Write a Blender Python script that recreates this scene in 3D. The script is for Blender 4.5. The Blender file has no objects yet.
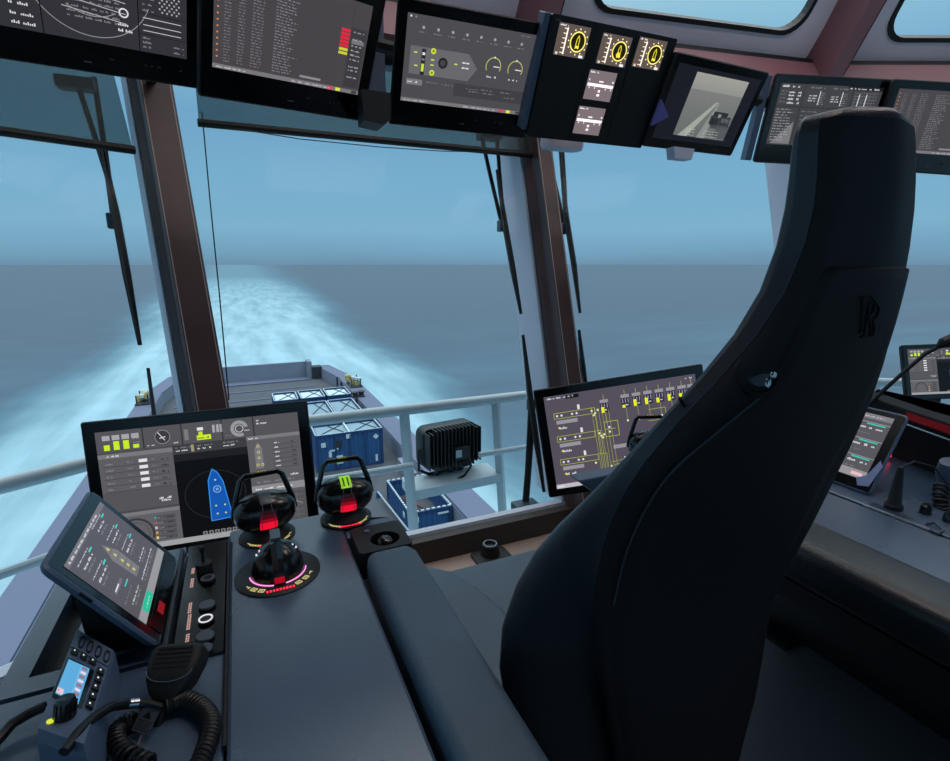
import bpy, bmesh, math, random
from mathutils import Vector, Matrix
random.seed(7)
C = bpy.context.scene
COL = C.collection
R = math.radians
# ---------------------------------------------------------------- camera
F = 520.0; CX = 475.0; CY = 380.5; EYE = 1.38
TH = math.atan(116.5/F); PS = math.atan(240*math.cos(TH)/F)
cam_d = bpy.data.cameras.new('camera'); cam = bpy.data.objects.new('camera', cam_d); COL.objects.link(cam)
cam_d.sensor_width = 36; cam_d.lens = 36*F/950; cam_d.clip_end = 30000; cam_d.clip_start = 0.02
cam.location = (0, 0, EYE); cam.rotation_euler = (math.pi/2-TH, 0, -PS)
C.camera = cam
C.view_settings.view_transform = 'Standard'; C.view_settings.look = 'None'
C.view_settings.gamma = 1; C.view_settings.exposure = 0

def ray(px, py):
    x, y, z = (px-CX)/F, 1.0, (CY-py)/F
    y2 = y*math.cos(TH)+z*math.sin(TH); z2 = -y*math.sin(TH)+z*math.cos(TH)
    return Vector((x*math.cos(PS)+y2*math.sin(PS), -x*math.sin(PS)+y2*math.cos(PS), z2))
O = Vector((0, 0, EYE))
def atz(px, py, z):
    d = ray(px, py); return O+d*((z-EYE)/d.z)
def aty(px, py, y):
    d = ray(px, py); return O+d*(y/d.y)
def atx(px, py, x):
    d = ray(px, py); return O+d*(x/d.x)
def atd(px, py, s): return O+ray(px, py)*s
def lin(a, b, t): return a+(b-a)*t
def interp(tab, x):
    if x <= tab[0][0]: return tab[0][1]
    for (a, b), (c, d) in zip(tab, tab[1:]):
        if x <= c: return lin(b, d, (x-a)/(c-a) if c > a else 0)
    return tab[-1][1]

# ---------------------------------------------------------------- materials
def srgb(r, g, b):
    f = lambda c: (c/255/12.92) if c <= 10.3 else ((c/255+.055)/1.055)**2.4
    return (f(r), f(g), f(b), 1)
MATS = {}
def mat(name, col, rough=.5, metal=0., spec=.5, nscale=0, namp=.15, bump=0, bscale=200, stretch=None, emit=0, coat=0):
    if name in MATS: return MATS[name]
    m = bpy.data.materials.new(name); m.use_nodes = True; nt = m.node_tree; b = nt.nodes['Principled BSDF']
    c = srgb(*col) if len(col) == 3 else col
    b.inputs['Base Color'].default_value = c; b.inputs['Roughness'].default_value = rough
    b.inputs['Metallic'].default_value = metal; b.inputs['Specular IOR Level'].default_value = spec
    if coat: b.inputs['Coat Weight'].default_value = coat; b.inputs['Coat Roughness'].default_value = .15
    tc = nt.nodes.new('ShaderNodeTexCoord'); mp = nt.nodes.new('ShaderNodeMapping')
    nt.links.new(tc.outputs['Object'], mp.inputs[0])
    if stretch: mp.inputs['Scale'].default_value = stretch
    if nscale:
        n = nt.nodes.new('ShaderNodeTexNoise'); n.inputs['Scale'].default_value = nscale; n.inputs['Detail'].default_value = 4
        nt.links.new(mp.outputs[0], n.inputs['Vector'])
        mx = nt.nodes.new('ShaderNodeMix'); mx.data_type = 'RGBA'
        mx.inputs[6].default_value = tuple(v*(1-namp) for v in c[:3])+(1,); mx.inputs[7].default_value = tuple(min(1, v*(1+namp)) for v in c[:3])+(1,)
        nt.links.new(n.outputs[0], mx.inputs[0]); nt.links.new(mx.outputs[2], b.inputs['Base Color'])
        mr = nt.nodes.new('ShaderNodeMapRange'); mr.inputs['To Min'].default_value = max(0, rough-.06); mr.inputs['To Max'].default_value = min(1, rough+.06)
        nt.links.new(n.outputs[0], mr.inputs[0]); nt.links.new(mr.outputs[0], b.inputs['Roughness'])
    if bump:
        n2 = nt.nodes.new('ShaderNodeTexNoise'); n2.inputs['Scale'].default_value = bscale; n2.inputs['Detail'].default_value = 3
        nt.links.new(mp.outputs[0], n2.inputs['Vector'])
        bp = nt.nodes.new('ShaderNodeBump'); bp.inputs['Strength'].default_value = bump; bp.inputs['Distance'].default_value = .002
        nt.links.new(n2.outputs[0], bp.inputs['Height']); nt.links.new(bp.outputs[0], b.inputs['Normal'])
    if emit:
        b.inputs['Emission Color'].default_value = c; b.inputs['Emission Strength'].default_value = emit
    MATS[name] = m; return m
def glow(col, k=1.0):
    name = 'glow_%d_%d_%d_%d' % (col[0], col[1], col[2], int(k*10))
    if name in MATS: return MATS[name]
    m = mat(name, (6, 6, 8), rough=.35, spec=.25)
    b = m.node_tree.nodes['Principled BSDF']
    b.inputs['Emission Color'].default_value = srgb(*col); b.inputs['Emission Strength'].default_value = k
    return m
def translucent(name, tcol, gcol, fac, rough=.3):
    m = bpy.data.materials.new(name); m.use_nodes = True; nt = m.node_tree; nt.nodes.clear()
    o = nt.nodes.new('ShaderNodeOutputMaterial'); mx = nt.nodes.new('ShaderNodeMixShader'); t = nt.nodes.new('ShaderNodeBsdfTransparent'); g = nt.nodes.new('ShaderNodeBsdfPrincipled')
    t.inputs[0].default_value = tcol; g.inputs['Base Color'].default_value = gcol; g.inputs['Roughness'].default_value = rough
    n = nt.nodes.new('ShaderNodeTexNoise'); n.inputs['Scale'].default_value = 3
    mr = nt.nodes.new('ShaderNodeMapRange'); mr.inputs['To Min'].default_value = fac*.9; mr.inputs['To Max'].default_value = fac*1.1
    nt.links.new(n.outputs[0], mr.inputs[0]); nt.links.new(mr.outputs[0], mx.inputs[0])
    nt.links.new(t.outputs[0], mx.inputs[1]); nt.links.new(g.outputs[0], mx.inputs[2]); nt.links.new(mx.outputs[0], o.inputs[0])
    MATS[name] = m; return m
def M(n): return MATS[n]

mat('leather', (40, 43, 50), .36, spec=.55, nscale=30, namp=.2, bump=.35, bscale=420)
mat('leather_pad', (76, 95, 112), .55, spec=.4, nscale=14, namp=.14, bump=.5, bscale=160)
mat('leather_rear', (38, 33, 37), .62, spec=.25, nscale=40, namp=.2, bump=.3, bscale=420)
mat('seat_leather', (86, 104, 120), .5, spec=.45, nscale=14, namp=.12, bump=.3, bscale=200)
mat('stitch', (60, 66, 76), .5)
mat('pad_black', (24, 27, 32), .4, spec=.6, nscale=14, namp=.14, bump=.4, bscale=160)
mat('console', (72, 92, 116), .26, spec=1.0, nscale=9, namp=.1, bump=.12, bscale=600)
mat('console_dark', (12, 15, 19), .5, nscale=20, namp=.2)
mat('console_side', (36, 46, 58), .5, nscale=12, namp=.12)
mat('glass_black', (5, 5, 6), .18, spec=.5, nscale=6, namp=.2)
mat('plastic_black', (13, 13, 16), .6, nscale=50, namp=.2, bump=.1, bscale=800)
mat('plastic_slate', (82, 100, 126), .45, nscale=20, namp=.1)
mat('bezel', (11, 11, 13), .5, nscale=40, namp=.2)
mat('knob_black', (10, 10, 12), .25, spec=.5, nscale=30, namp=.15, coat=.3)
mat('knob_grey', (70, 80, 92), .35, nscale=30, namp=.1)
mat('chrome', (170, 175, 182), .2, metal=1, nscale=10, namp=.05)
mat('lime', (150, 215, 40), .5, nscale=40, namp=.1)
mat('pillar', (70, 47, 47), .42, nscale=8, namp=.25, bump=.1, bscale=90)
mat('pillar_edge', (170, 160, 155), .4, nscale=8, namp=.2)
mat('pillar_side', (44, 38, 36), .55, nscale=30, namp=.25)
mat('sill_brown', (150, 128, 118), .45, nscale=5, namp=.15, stretch=(1, 6, 1))
mat('sill_dark', (52, 42, 40), .6, nscale=12, namp=.2)
mat('rafter', (150, 104, 110), .4, nscale=4, namp=.12)
mat('sky_frame', (236, 228, 240), .4, nscale=5, namp=.08)
mat('beam', (160, 110, 118), .4, nscale=5, namp=.12)
mat('gasket', (16, 20, 24), .5, nscale=30, namp=.2)
mat('outer_frame', (196, 202, 218), .5, nscale=6, namp=.08)
mat('white_paint', (186, 206, 216), .45, nscale=12, namp=.06)
mat('ship_lavender', (80, 92, 118), .6, nscale=.8, namp=.08)
mat('ship_grey', (110, 124, 142), .7, nscale=.7, namp=.15)
mat('deck', (62, 70, 80), .85, nscale=1.4, namp=.35)
mat('cont_blue', (34, 78, 124), .55, nscale=1.2, namp=.18)
mat('cont_dark', (20, 52, 98), .6, nscale=2, namp=.2)
mat('cont_white', (176, 200, 210), .6, nscale=2, namp=.1)
mat('tarp', (112, 142, 158), .7, nscale=1.1, namp=.22)
mat('hose_red', (92, 54, 60), .7, nscale=5, namp=.2)
mat('yellow_gear', (168, 160, 110), .6, nscale=5, namp=.3)
mat('gear_dark', (30, 40, 50), .6, nscale=5, namp=.3)
mat('floor', (88, 92, 100), .85, nscale=120, namp=.3, bump=.4, bscale=500)
mat('wall', (40, 38, 42), .7, nscale=3, namp=.1)
mat('ceiling', (60, 56, 60), .8, nscale=3, namp=.1)
mat('wiper', (16, 19, 24), .5, nscale=30, namp=.2)
mat('wiper_metal', (70, 84, 96), .4, metal=.6, nscale=30, namp=.2)
mat('cable', (12, 12, 14), .5, nscale=60, namp=.2)
mat('tag_grey', (86, 92, 100), .6, nscale=30, namp=.08)
mat('flood', (20, 25, 30), .45, nscale=30, namp=.2)
mat('brass', (240, 196, 84), .4, metal=.3, nscale=30, namp=.1)
mat('cable_yellow', (236, 206, 104), .5, nscale=30, namp=.1)
mat('groove', (3, 3, 4), .8, nscale=30, namp=.1)
mat('violet', (120, 112, 190), .4, nscale=20, namp=.1)
mat('pale_film', (150, 164, 206), .4, nscale=20, namp=.08)
translucent('window_glass', (.965, .985, .985, 1), (.02, .03, .03, 1), .03, .05)
translucent('blind_film', (.52, .60, .60, 1), (.12, .16, .16, 1), .25, .5)
translucent('acrylic', (.8, .86, .9, 1), (.4, .5, .6, 1), .25, .1)

# ---------------------------------------------------------------- object helpers
RM = {}
def tag(o, label=None, cat=None, group=None, kind=None):
    if label: o['label'] = label
    if cat: o['category'] = cat
    if group: o['group'] = group
    if kind: o['kind'] = kind
    return o
def thing(name, label, cat, loc=(0, 0, 0), rz=0, group=None, kind=None):
    o = bpy.data.objects.new(name, None); COL.objects.link(o)
    o.location = loc; o.rotation_euler = (0, 0, rz); o.empty_display_size = .05
    RM[o.name] = Matrix.Translation(Vector(loc)) @ Matrix.Rotation(rz, 4, 'Z')
    return tag(o, label, cat, group, kind)
def frame_m(c, U, V):
    N = U.cross(V).normalized()
    return Matrix(((U.x, V.x, N.x, c.x), (U.y, V.y, N.y, c.y), (U.z, V.z, N.z, c.z), (0, 0, 0, 1)))
def rect_frame(c, yaw=0, pitch=0, roll=0):
    """screen facing -Y; pitch>0 leans the top away; local x right, y up, z towards the viewer"""
    cy_, sy = math.cos(R(yaw)), math.sin(R(yaw)); cp, sp = math.cos(R(pitch)), math.sin(R(pitch)); cr, sr = math.cos(R(roll)), math.sin(R(roll))
    u = Vector((cy_, sy, 0)); v = Vector((-sy*sp, cy_*sp, cp))
    U = u*cr+v*sr; V = v*cr-u*sr
    return frame_m(Vector(c), U, V)
class MB:
    def __init__(s, mats=None):
        s.bm = bmesh.new(); s.mats = []; s.mi = 0
        if mats: s.use(mats)
    def use(s, name):
        m = name if not isinstance(name, str) else MATS[name]
        if m not in s.mats: s.mats.append(m)
        s.mi = s.mats.index(m); return s
    def face(s, vs):
        try:
            f = s.bm.faces.new(vs); f.material_index = s.mi; return f
        except ValueError: return None
    def poly(s, pts):
        return s.face([s.bm.verts.new(p) for p in pts])
    def merge(s, b, m=None):
        vm = {}
        for v in b.verts: vm[v.index] = s.bm.verts.new(m @ v.co if m else v.co)
        for f in b.faces: s.face([vm[v.index] for v in f.verts])
        b.free()
    def box(s, c, size, m=None, bev=0, seg=2):
        b = bmesh.new(); bmesh.ops.create_cube(b, size=1)
        for v in b.verts: v.co = Vector((v.co.x*size[0]+c[0], v.co.y*size[1]+c[1], v.co.z*size[2]+c[2]))
        if bev: bmesh.ops.bevel(b, geom=b.edges[:]+b.verts[:], offset=bev, segments=seg, profile=.5, affect='EDGES')
        b.verts.index_update(); s.merge(b, m); return s
    def prism(s, pts, vec, m=None, bev=0):
        """closed outline pts (3-D) extruded along vec"""
        b = bmesh.new(); vec = Vector(vec)
        a = [b.verts.new(p) for p in pts]; t = [b.verts.new(Vector(p)+vec) for p in pts]
        b.faces.new(a[::-1]); b.faces.new(t); n = len(pts)
        for i in range(n): b.faces.new((a[i], a[(i+1) % n], t[(i+1) % n], t[i]))
        bmesh.ops.recalc_face_normals(b, faces=b.faces[:])
        if bev: bmesh.ops.bevel(b, geom=b.edges[:], offset=bev, segments=2, profile=.5, affect='EDGES')
        b.verts.index_update(); s.merge(b, m); return s
    def tube(s, pts, r, n=10, closed=False, caps=True, m=None):
        pts = [Vector(p) for p in pts]; N = len(pts); rs = r if isinstance(r, (list, tuple)) else [r]*N
        rings = []; prev = None
        for i, p in enumerate(pts):
            a = pts[(i-1) % N] if (closed or i > 0) else p; b = pts[(i+1) % N] if (closed or i < N-1) else p
            t = (b-a).normalized() if (b-a).length > 1e-9 else Vector((0, 0, 1))
            if prev is None:
                up = Vector((0, 0, 1)) if abs(t.z) < .9 else Vector((1, 0, 0)); x = t.cross(up).normalized()
            else:
                x = (prev-t*prev.dot(t)).normalized()
            prev = x; y = t.cross(x)
            ring = []
            for k in range(n):
                q = p+(x*math.cos(2*math.pi*k/n)+y*math.sin(2*math.pi*k/n))*rs[i]
                ring.append(s.bm.verts.new(m @ q if m else q))
            rings.append(ring)
        for i in range(N if closed else N-1):
            a, b = rings[i], rings[(i+1) % N]
            for k in range(n): s.face((a[k], a[(k+1) % n], b[(k+1) % n], b[k]))
        if caps and not closed: s.face(rings[0][::-1]); s.face(rings[-1])
        return s
    def lathe(s, prof, c=(0, 0, 0), n=32, m=None, a0=0, a1=2*math.pi, caps=True):
        """profile of (r, z)"""
        full = abs(a1-a0-2*math.pi) < 1e-6; K = n if full else n+1
        rings = []
        for r, z in prof:
            ring = []
            for k in range(K):
                a = a0+(a1-a0)*k/n; q = Vector((c[0]+r*math.cos(a), c[1]+r*math.sin(a), c[2]+z))
                ring.append(s.bm.verts.new(m @ q if m else q))
            rings.append(ring)
        for a, b in zip(rings, rings[1:]):
            for k in range(n): s.face((a[k], a[(k+1) % K], b[(k+1) % K], b[k]))
        if full and caps:
            if prof[0][0] > 1e-6: s.face(rings[0][::-1])
            if prof[-1][0] > 1e-6: s.face(rings[-1])
        return s
    def loft(s, secs, closed=True, caps=True, m=None):
        rings = [[s.bm.verts.new(m @ Vector(p) if m else p) for p in sec] for sec in secs]; n = len(secs[0])
        for a, b in zip(rings, rings[1:]):
            for k in range(n if closed else n-1): s.face((a[k], a[(k+1) % n], b[(k+1) % n], b[k]))
        if caps: s.face(rings[0][::-1]); s.face(rings[-1])
        return s
    def ringplate(s, outer, inner, vec):
        vec = Vector(vec); n = len(outer)
        a = [s.bm.verts.new(p) for p in outer]; b = [s.bm.verts.new(p) for p in inner]
        a2 = [s.bm.verts.new(Vector(p)+vec) for p in outer]; b2 = [s.bm.verts.new(Vector(p)+vec) for p in inner]
        for i in range(n):
            j = (i+1) % n
            s.face((a[i], a[j], b[j], b[i])); s.face((a2[j], a2[i], b2[i], b2[j]))
            s.face((a[j], a[i], a2[i], a2[j])); s.face((b[i], b[j], b2[j], b2[i]))
        return s
    def build(s, name, parent=None, smooth=False, world=False, auto=None, recalc=True, label=None):
        if recalc: bmesh.ops.recalc_face_normals(s.bm, faces=s.bm.faces[:])
        if world and parent is not None:
            root = parent; mi = world_m(parent).inverted()
            for v in s.bm.verts: v.co = mi @ v.co
        if parent is None and world == 'base':
            pass
        me = bpy.data.meshes.new(name); s.bm.to_mesh(me); s.bm.free()
        for m in s.mats: me.materials.append(m)
        if smooth:
            for p in me.polygons: p.use_smooth = True
            if smooth != 'full':
                me.set_sharp_from_angle(angle=R(35))
        o = bpy.data.objects.new(name, me); COL.objects.link(o)
        if parent is not None: o.parent = parent
        if label: o['label'] = label
        return o
def world_m(o):
    m = Matrix.Identity(4)
    chain = []
    while o is not None: chain.append(o); o = o.parent
    for q in chain[::-1]:
        m = m @ (Matrix.Translation(q.location) @ q.rotation_euler.to_matrix().to_4x4())
    return m
def children(o): return [c for c in COL.objects if c.parent == o]
def copy_tree(o, parent=None):
    c = o.copy(); COL.objects.link(c); c.parent = parent
    for ch in children(o): copy_tree(ch, c)
    return c
def rrect(x0, y0, x1, y1, r, seg=5):
    out = []
    for cx, cy, a in ((x1-r, y1-r, 0), (x0+r, y1-r, 90), (x0+r, y0+r, 180), (x1-r, y0+r, 270)):
        for k in range(seg+1):
            t = R(a+90*k/seg); out.append((cx+r*math.cos(t), cy+r*math.sin(t)))
    return out

# ---------------------------------------------------------------- screen pictures (flat pictures shown on real displays)
class Screen:
    """draws on the rectangle w x h of a frame m: x 0..1 to the right, y 0..1 down"""
    def __init__(s, m, w, h, base, z=0.0, k=1.0):
        s.m = m; s.w = w; s.h = h; s.b = MB(); s.z = z; s.k = k
        s.rect(0, 0, 1, 1, base, 0)
    def p(s, x, y, l): return s.m @ Vector(((x-.5)*s.w, (.5-y)*s.h, s.z+l*.00025))
    def rect(s, x0, y0, x1, y1, col, l=1):
        s.b.use(glow(col, s.k)); s.b.poly([s.p(x0, y1, l), s.p(x1, y1, l), s.p(x1, y0, l), s.p(x0, y0, l)])
    def poly(s, pts, col, l=1):
        s.b.use(glow(col, s.k)); s.b.poly([s.p(x, y, l) for x, y in pts])
    def line(s, pts, t, col, l=2):
        a = s.w/s.h
        for (x0, y0), (x1, y1) in zip(pts, pts[1:]):
            dx, dy = (x1-x0)*a, y1-y0; n = math.hypot(dx, dy) or 1; ox, oy = -dy/n*t/2/a, dx/n*t/2
            s.poly([(x0+ox, y0+oy), (x0-ox, y0-oy), (x1-ox, y1-oy), (x1+ox, y1+oy)], col, l)
    def arc(s, cx, cy, r, t, col, a0=0, a1=360, l=2, n=28, sy=1):
        a = s.w/s.h
        s.b.use(glow(col, s.k))
        for k in range(n):
            u, v = R(a0+(a1-a0)*k/n), R(a0+(a1-a0)*(k+1)/n)
            q = [(cx+(r-t/2)*math.cos(u)/a, cy+(r-t/2)*math.sin(u)*sy), (cx+(r+t/2)*math.cos(u)/a, cy+(r+t/2)*math.sin(u)*sy), (cx+(r+t/2)*math.cos(v)/a, cy+(r+t/2)*math.sin(v)*sy), (cx+(r-t/2)*math.cos(v)/a, cy+(r-t/2)*math.sin(v)*sy)]
            s.b.poly([s.p(x, y, l) for x, y in q[::-1]])
    def disc(s, cx, cy, r, col, l=1, n=24):
        a = s.w/s.h; s.poly([(cx+r*math.cos(2*math.pi*k/n)/a, cy-r*math.sin(2*math.pi*k/n)) for k in range(n)], col, l)
    def words(s, x0, y, x1, h, col, l=2, gap=.35):
        """an unreadable line of small print"""
        a = s.w/s.h; x = x0; cw = h*.5/a
        while x < x1-cw:
            n = random.randint(2, 7)
            for i in range(n):
                if x > x1-cw: break
                hh = h*random.choice((.45, .55, .8)); s.rect(x, y+h-hh, x+cw*.68, y+h, col, l); x += cw
            x += cw*(1+random.random()*gap*6)
    def done(s, name, parent): return s.b.build(name, parent, world=True, recalc=False)
# ================================================================ sky
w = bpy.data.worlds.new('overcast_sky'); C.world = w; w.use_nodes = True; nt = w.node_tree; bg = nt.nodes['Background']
tc = nt.nodes.new('ShaderNodeTexCoord'); sp = nt.nodes.new('ShaderNodeSeparateXYZ'); cr = nt.nodes.new('ShaderNodeValToRGB')
ns = nt.nodes.new('ShaderNodeTexNoise'); mp = nt.nodes.new('ShaderNodeMapping'); mp.inputs['Scale'].default_value = (2.2, 2.2, 11)
ns.inputs['Scale'].default_value = 1.5; ns.inputs['Detail'].default_value = 5
ma = nt.nodes.new('ShaderNodeMath'); ma.operation = 'MULTIPLY_ADD'; ma.inputs[1].default_value = .03; 
mb_ = nt.nodes.new('ShaderNodeMath'); mb_.operation = 'SUBTRACT'; mb_.inputs[1].default_value = .015
L = nt.links.new
L(tc.outputs['Generated'], sp.inputs[0]); L(tc.outputs['Generated'], mp.inputs[0]); L(mp.outputs[0], ns.inputs['Vector'])
L(ns.outputs[0], ma.inputs[0]); L(sp.outputs['Z'], ma.inputs[2]); L(ma.outputs[0], mb_.inputs[0]); L(mb_.outputs[0], cr.inputs[0]); L(cr.outputs[0], bg.inputs[0])
els = cr.color_ramp.elements
stops = [(0.0, (116, 152, 180)), (.018, (122, 166, 196)), (.06, (133, 184, 212)), (.13, (128, 182, 214)), (.23, (120, 172, 208)), (.36, (150, 200, 226)), (.55, (208, 222, 230)), (1.0, (240, 240, 240))]
while len(els) < len(stops): els.new(.5)
for e, (p_, c_) in zip(els, stops): e.position = p_; e.color = srgb(*c_)
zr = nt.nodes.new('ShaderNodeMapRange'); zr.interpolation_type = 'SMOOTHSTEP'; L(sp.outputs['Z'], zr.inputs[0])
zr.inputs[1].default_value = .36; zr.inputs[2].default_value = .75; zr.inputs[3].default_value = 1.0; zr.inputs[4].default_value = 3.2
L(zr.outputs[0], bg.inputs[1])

# ================================================================ sea with wake
def sea_material():
    m = bpy.data.materials.new('sea_water'); m.use_nodes = True; nt = m.node_tree; b = nt.nodes['Principled BSDF']; N = nt.nodes.new; L = nt.links.new
    tc = N('ShaderNodeTexCoord'); sp = N('ShaderNodeSeparateXYZ'); L(tc.outputs['Object'], sp.inputs[0])
    def math_(op, a, b_=None, c=None):
        n = N('ShaderNodeMath'); n.operation = op
        for i, v in enumerate((a, b_, c)):
            if v is None: continue
            if isinstance(v, (int, float)): n.inputs[i].default_value = v
            else: L(v, n.inputs[i])
        return n.outputs[0]
    def noise(scale, st, det=5, rough=.55):
        mp = N('ShaderNodeMapping'); mp.inputs['Scale'].default_value = st; L(tc.outputs['Object'], mp.inputs[0])
        n = N('ShaderNodeTexNoise'); n.inputs['Scale'].default_value = scale; n.inputs['Detail'].default_value = det; n.inputs['Roughness'].default_value = rough; L(mp.outputs[0], n.inputs['Vector']); return n.outputs[0]
    X, Y = sp.outputs['X'], sp.outputs['Y']
    ax = math_('ABSOLUTE', math_('SUBTRACT', X, 1.0))
    n1 = noise(.035, (1, .25, 1)); n2 = noise(.22, (1, .12, 1)); n3 = noise(.02, (.5, 1.6, 1)); n4 = noise(.5, (.5, .5, 1), 6, .65)
    # half width of the wake grows slowly with the distance astern
    wd = math_('ADD', math_('MULTIPLY', Y, .050), 21)
    e = math_('SUBTRACT', wd, ax)                                 # >0 inside
    e = math_('ADD', e, math_('MULTIPLY', math_('SUBTRACT', n1, .5), 26))
    soft = math_('ADD', math_('MULTIPLY', Y, .035), 4)
    mask = math_('DIVIDE', e, soft)
    mr = N('ShaderNodeMapRange'); mr.interpolation_type = 'SMOOTHSTEP'; L(mask, mr.inputs[0]); mr.inputs[1].default_value = -1.1; mr.inputs[2].default_value = 1.2
    fo = math_('MULTIPLY', mr.outputs[0], math_('ADD', .35, math_('MULTIPLY', n2, 1.15)))
    fade = N('ShaderNodeMapRange'); L(Y, fade.inputs[0]); fade.inputs[1].default_value = 80; fade.inputs[2].default_value = 900; fade.inputs[3].default_value = 1; fade.inputs[4].default_value = .38
    fo = math_('MULTIPLY', fo, fade.outputs[0])
    # brighter edge streaks and light swell patches near the ship
    near = N('ShaderNodeMapRange'); L(Y, near.inputs[0]); near.inputs[1].default_value = 30; near.inputs[2].default_value = 170; near.inputs[3].default_value = 1; near.inputs[4].default_value = 0
    sw = N('ShaderNodeMapRange'); L(n3, sw.inputs[0]); sw.inputs[1].default_value = .38; sw.inputs[2].default_value = .7
    fo2 = math_('MULTIPLY', math_('MULTIPLY', sw.outputs[0], near.outputs[0]), math_('ADD', .25, math_('MULTIPLY', n4, .7)))
    tot = math_('MAXIMUM', fo, math_('MULTIPLY', fo2, .5))
    cl = N('ShaderNodeClamp'); L(tot, cl.inputs[0])
    cr = N('ShaderNodeValToRGB'); L(cl.outputs[0], cr.inputs[0])
    el = cr.color_ramp.elements; st = [(0, (68, 88, 104)), (.25, (76, 108, 126)), (.6, (108, 146, 160)), (1, (146, 182, 196))]
    while len(el) < len(st): el.new(.5)
    for q, (p_, c_) in zip(el, st): q.position = p_; q.color = srgb(*c_)
    mx = N('ShaderNodeMix'); mx.data_type = 'RGBA'; mx.blend_type = 'MULTIPLY'; mx.inputs[0].default_value = .35
    L(cr.outputs[0], mx.inputs[6]); n5 = noise(.12, (.35, 1.2, 1), 6, .6)
    c2 = N('ShaderNodeValToRGB'); L(n5, c2.inputs[0]); c2.color_ramp.elements[0].position = .3; c2.color_ramp.elements[0].color = (.62, .66, .72, 1); c2.color_ramp.elements[1].position = .7
    L(c2.outputs[0], mx.inputs[7]); L(mx.outputs[2], b.inputs['Base Color'])
    b.inputs['Roughness'].default_value = .6; b.inputs['Specular IOR Level'].default_value = .12
    return m
MATS['sea'] = sea_material()
s = MB('sea'); R_ = 14000; s.poly([(-R_, -300, 0), (R_, -300, 0), (R_, R_, 0), (-R_, R_, 0)])
sea = s.build('sea', recalc=False); sea.location = (0, 0, -18)
tag(sea, 'grey blue sea with the pale foaming wake behind the ship', 'sea', kind='stuff')

# ================================================================ window wall
TT = math.tan(R(19)); ZS, ZT = .18, 2.41
P1 = Vector((-.195, 2.45)); P2 = Vector((1.534, 2.45))
def hd(az): return Vector((math.sin(R(az)), math.cos(R(az))))
AZ = [65, 90, 100, 114]
def nrm(az): return Vector((-math.cos(R(az)), math.sin(R(az))))
P3 = None
r3 = ray(825, 264); d3 = hd(100)
# intersection of the view ray with facet 3 at eye height
den = r3.x*d3.y-r3.y*d3.x; tt_ = (P2.x*d3.y-P2.y*d3.x)/den; P3 = Vector((r3.x*tt_, r3.y*tt_))
PT = [P1, P1, P2, P3]
SL = [(-3.25, 0), (0, (P2-P1).length), (0, (P3-P2).length), (0, 2.7)]
def FP(i, s_, z, off=0):
    n = nrm(AZ[i]); q = PT[i]+hd(AZ[i])*s_+n*((z-EYE)*TT+off); return Vector((q.x, q.y, z))
def corner(k, z, off=0):
    """corner between facet k and k+1"""
    a, b = k, k+1
    n = nrm(AZ[a]); p = PT[a]+n*((z-EYE)*TT+off); m = nrm(AZ[b]); q = PT[b]+m*((z-EYE)*TT+off)
    d, e = hd(AZ[a]), hd(AZ[b]); den = d.x*e.y-d.y*e.x
    t_ = ((q-p).x*e.y-(q-p).y*e.x)/den; r = p+d*t_
    return Vector((r.x, r.y, z))
def edge(i, side, z, off=0):
    """left (0) or right (1) end of facet i"""
    if side == 0: return FP(0, SL[0][0], z, off) if i == 0 else corner(i-1, z, off)
    return FP(3, SL[3][1], z, off) if i == 3 else corner(i, z, off)
def onF(i, px, py, off=0):
    n = nrm(AZ[i]); d = ray(px, py); a = d.x*n.x+d.y*n.y-d.z*TT
    t_ = (PT[i].x*n.x+PT[i].y*n.y+off)/a; return O+d*t_
def strip(b, i, z0, z1, o0, o1, e0=0, e1=0):
    """bar running the length of facet i between heights and offsets"""
    def pt(side, z, off):
        p = edge(i, side, z, off); d = hd(AZ[i])*(e0 if side == 0 else -e1); return Vector((p.x+d.x, p.y+d.y, z))
    secs = [[pt(sd, z0, o0), pt(sd, z0, o1), pt(sd, z1, o1), pt(sd, z1, o0)] for sd in (0, 1)]
    b.loft(secs)
for i in range(4):
    win = thing('window_%d' % (i+1), None, None, FP(i, (SL[i][0]+SL[i][1])/2, ZS)); win['kind'] = 'structure'
    g = MB('window_glass'); strip(g, i, ZS, ZT, .0, .012, .05, .05); g.build('glass_pane', win, world=True)
    f = MB('outer_frame')
    strip(f, i, ZS-.10, ZS+.010, .02, .06, .0, .0)
    strip(f, i, ZT-.04, ZT+.05, .02, .16)
    # jamb plate standing outward at the right hand end of each pane
    secs = []; dpt = (.08, .27, .30, .2)[i]
    for z in (ZS, ZT):
        q0 = edge(i, 1, z, .0); d = hd(AZ[i]); n = nrm(AZ[i]); m0 = -.07
        q = lambda a, o: Vector((q0.x+d.x*a+n.x*o, q0.y+d.y*a+n.y*o, z))
        secs.append([q(m0-.012, .02), q(m0, .02), q(m0, dpt), q(m0-.012, dpt)])
    f.loft(secs)
    f.build('window_frame', win, world=True)
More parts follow.
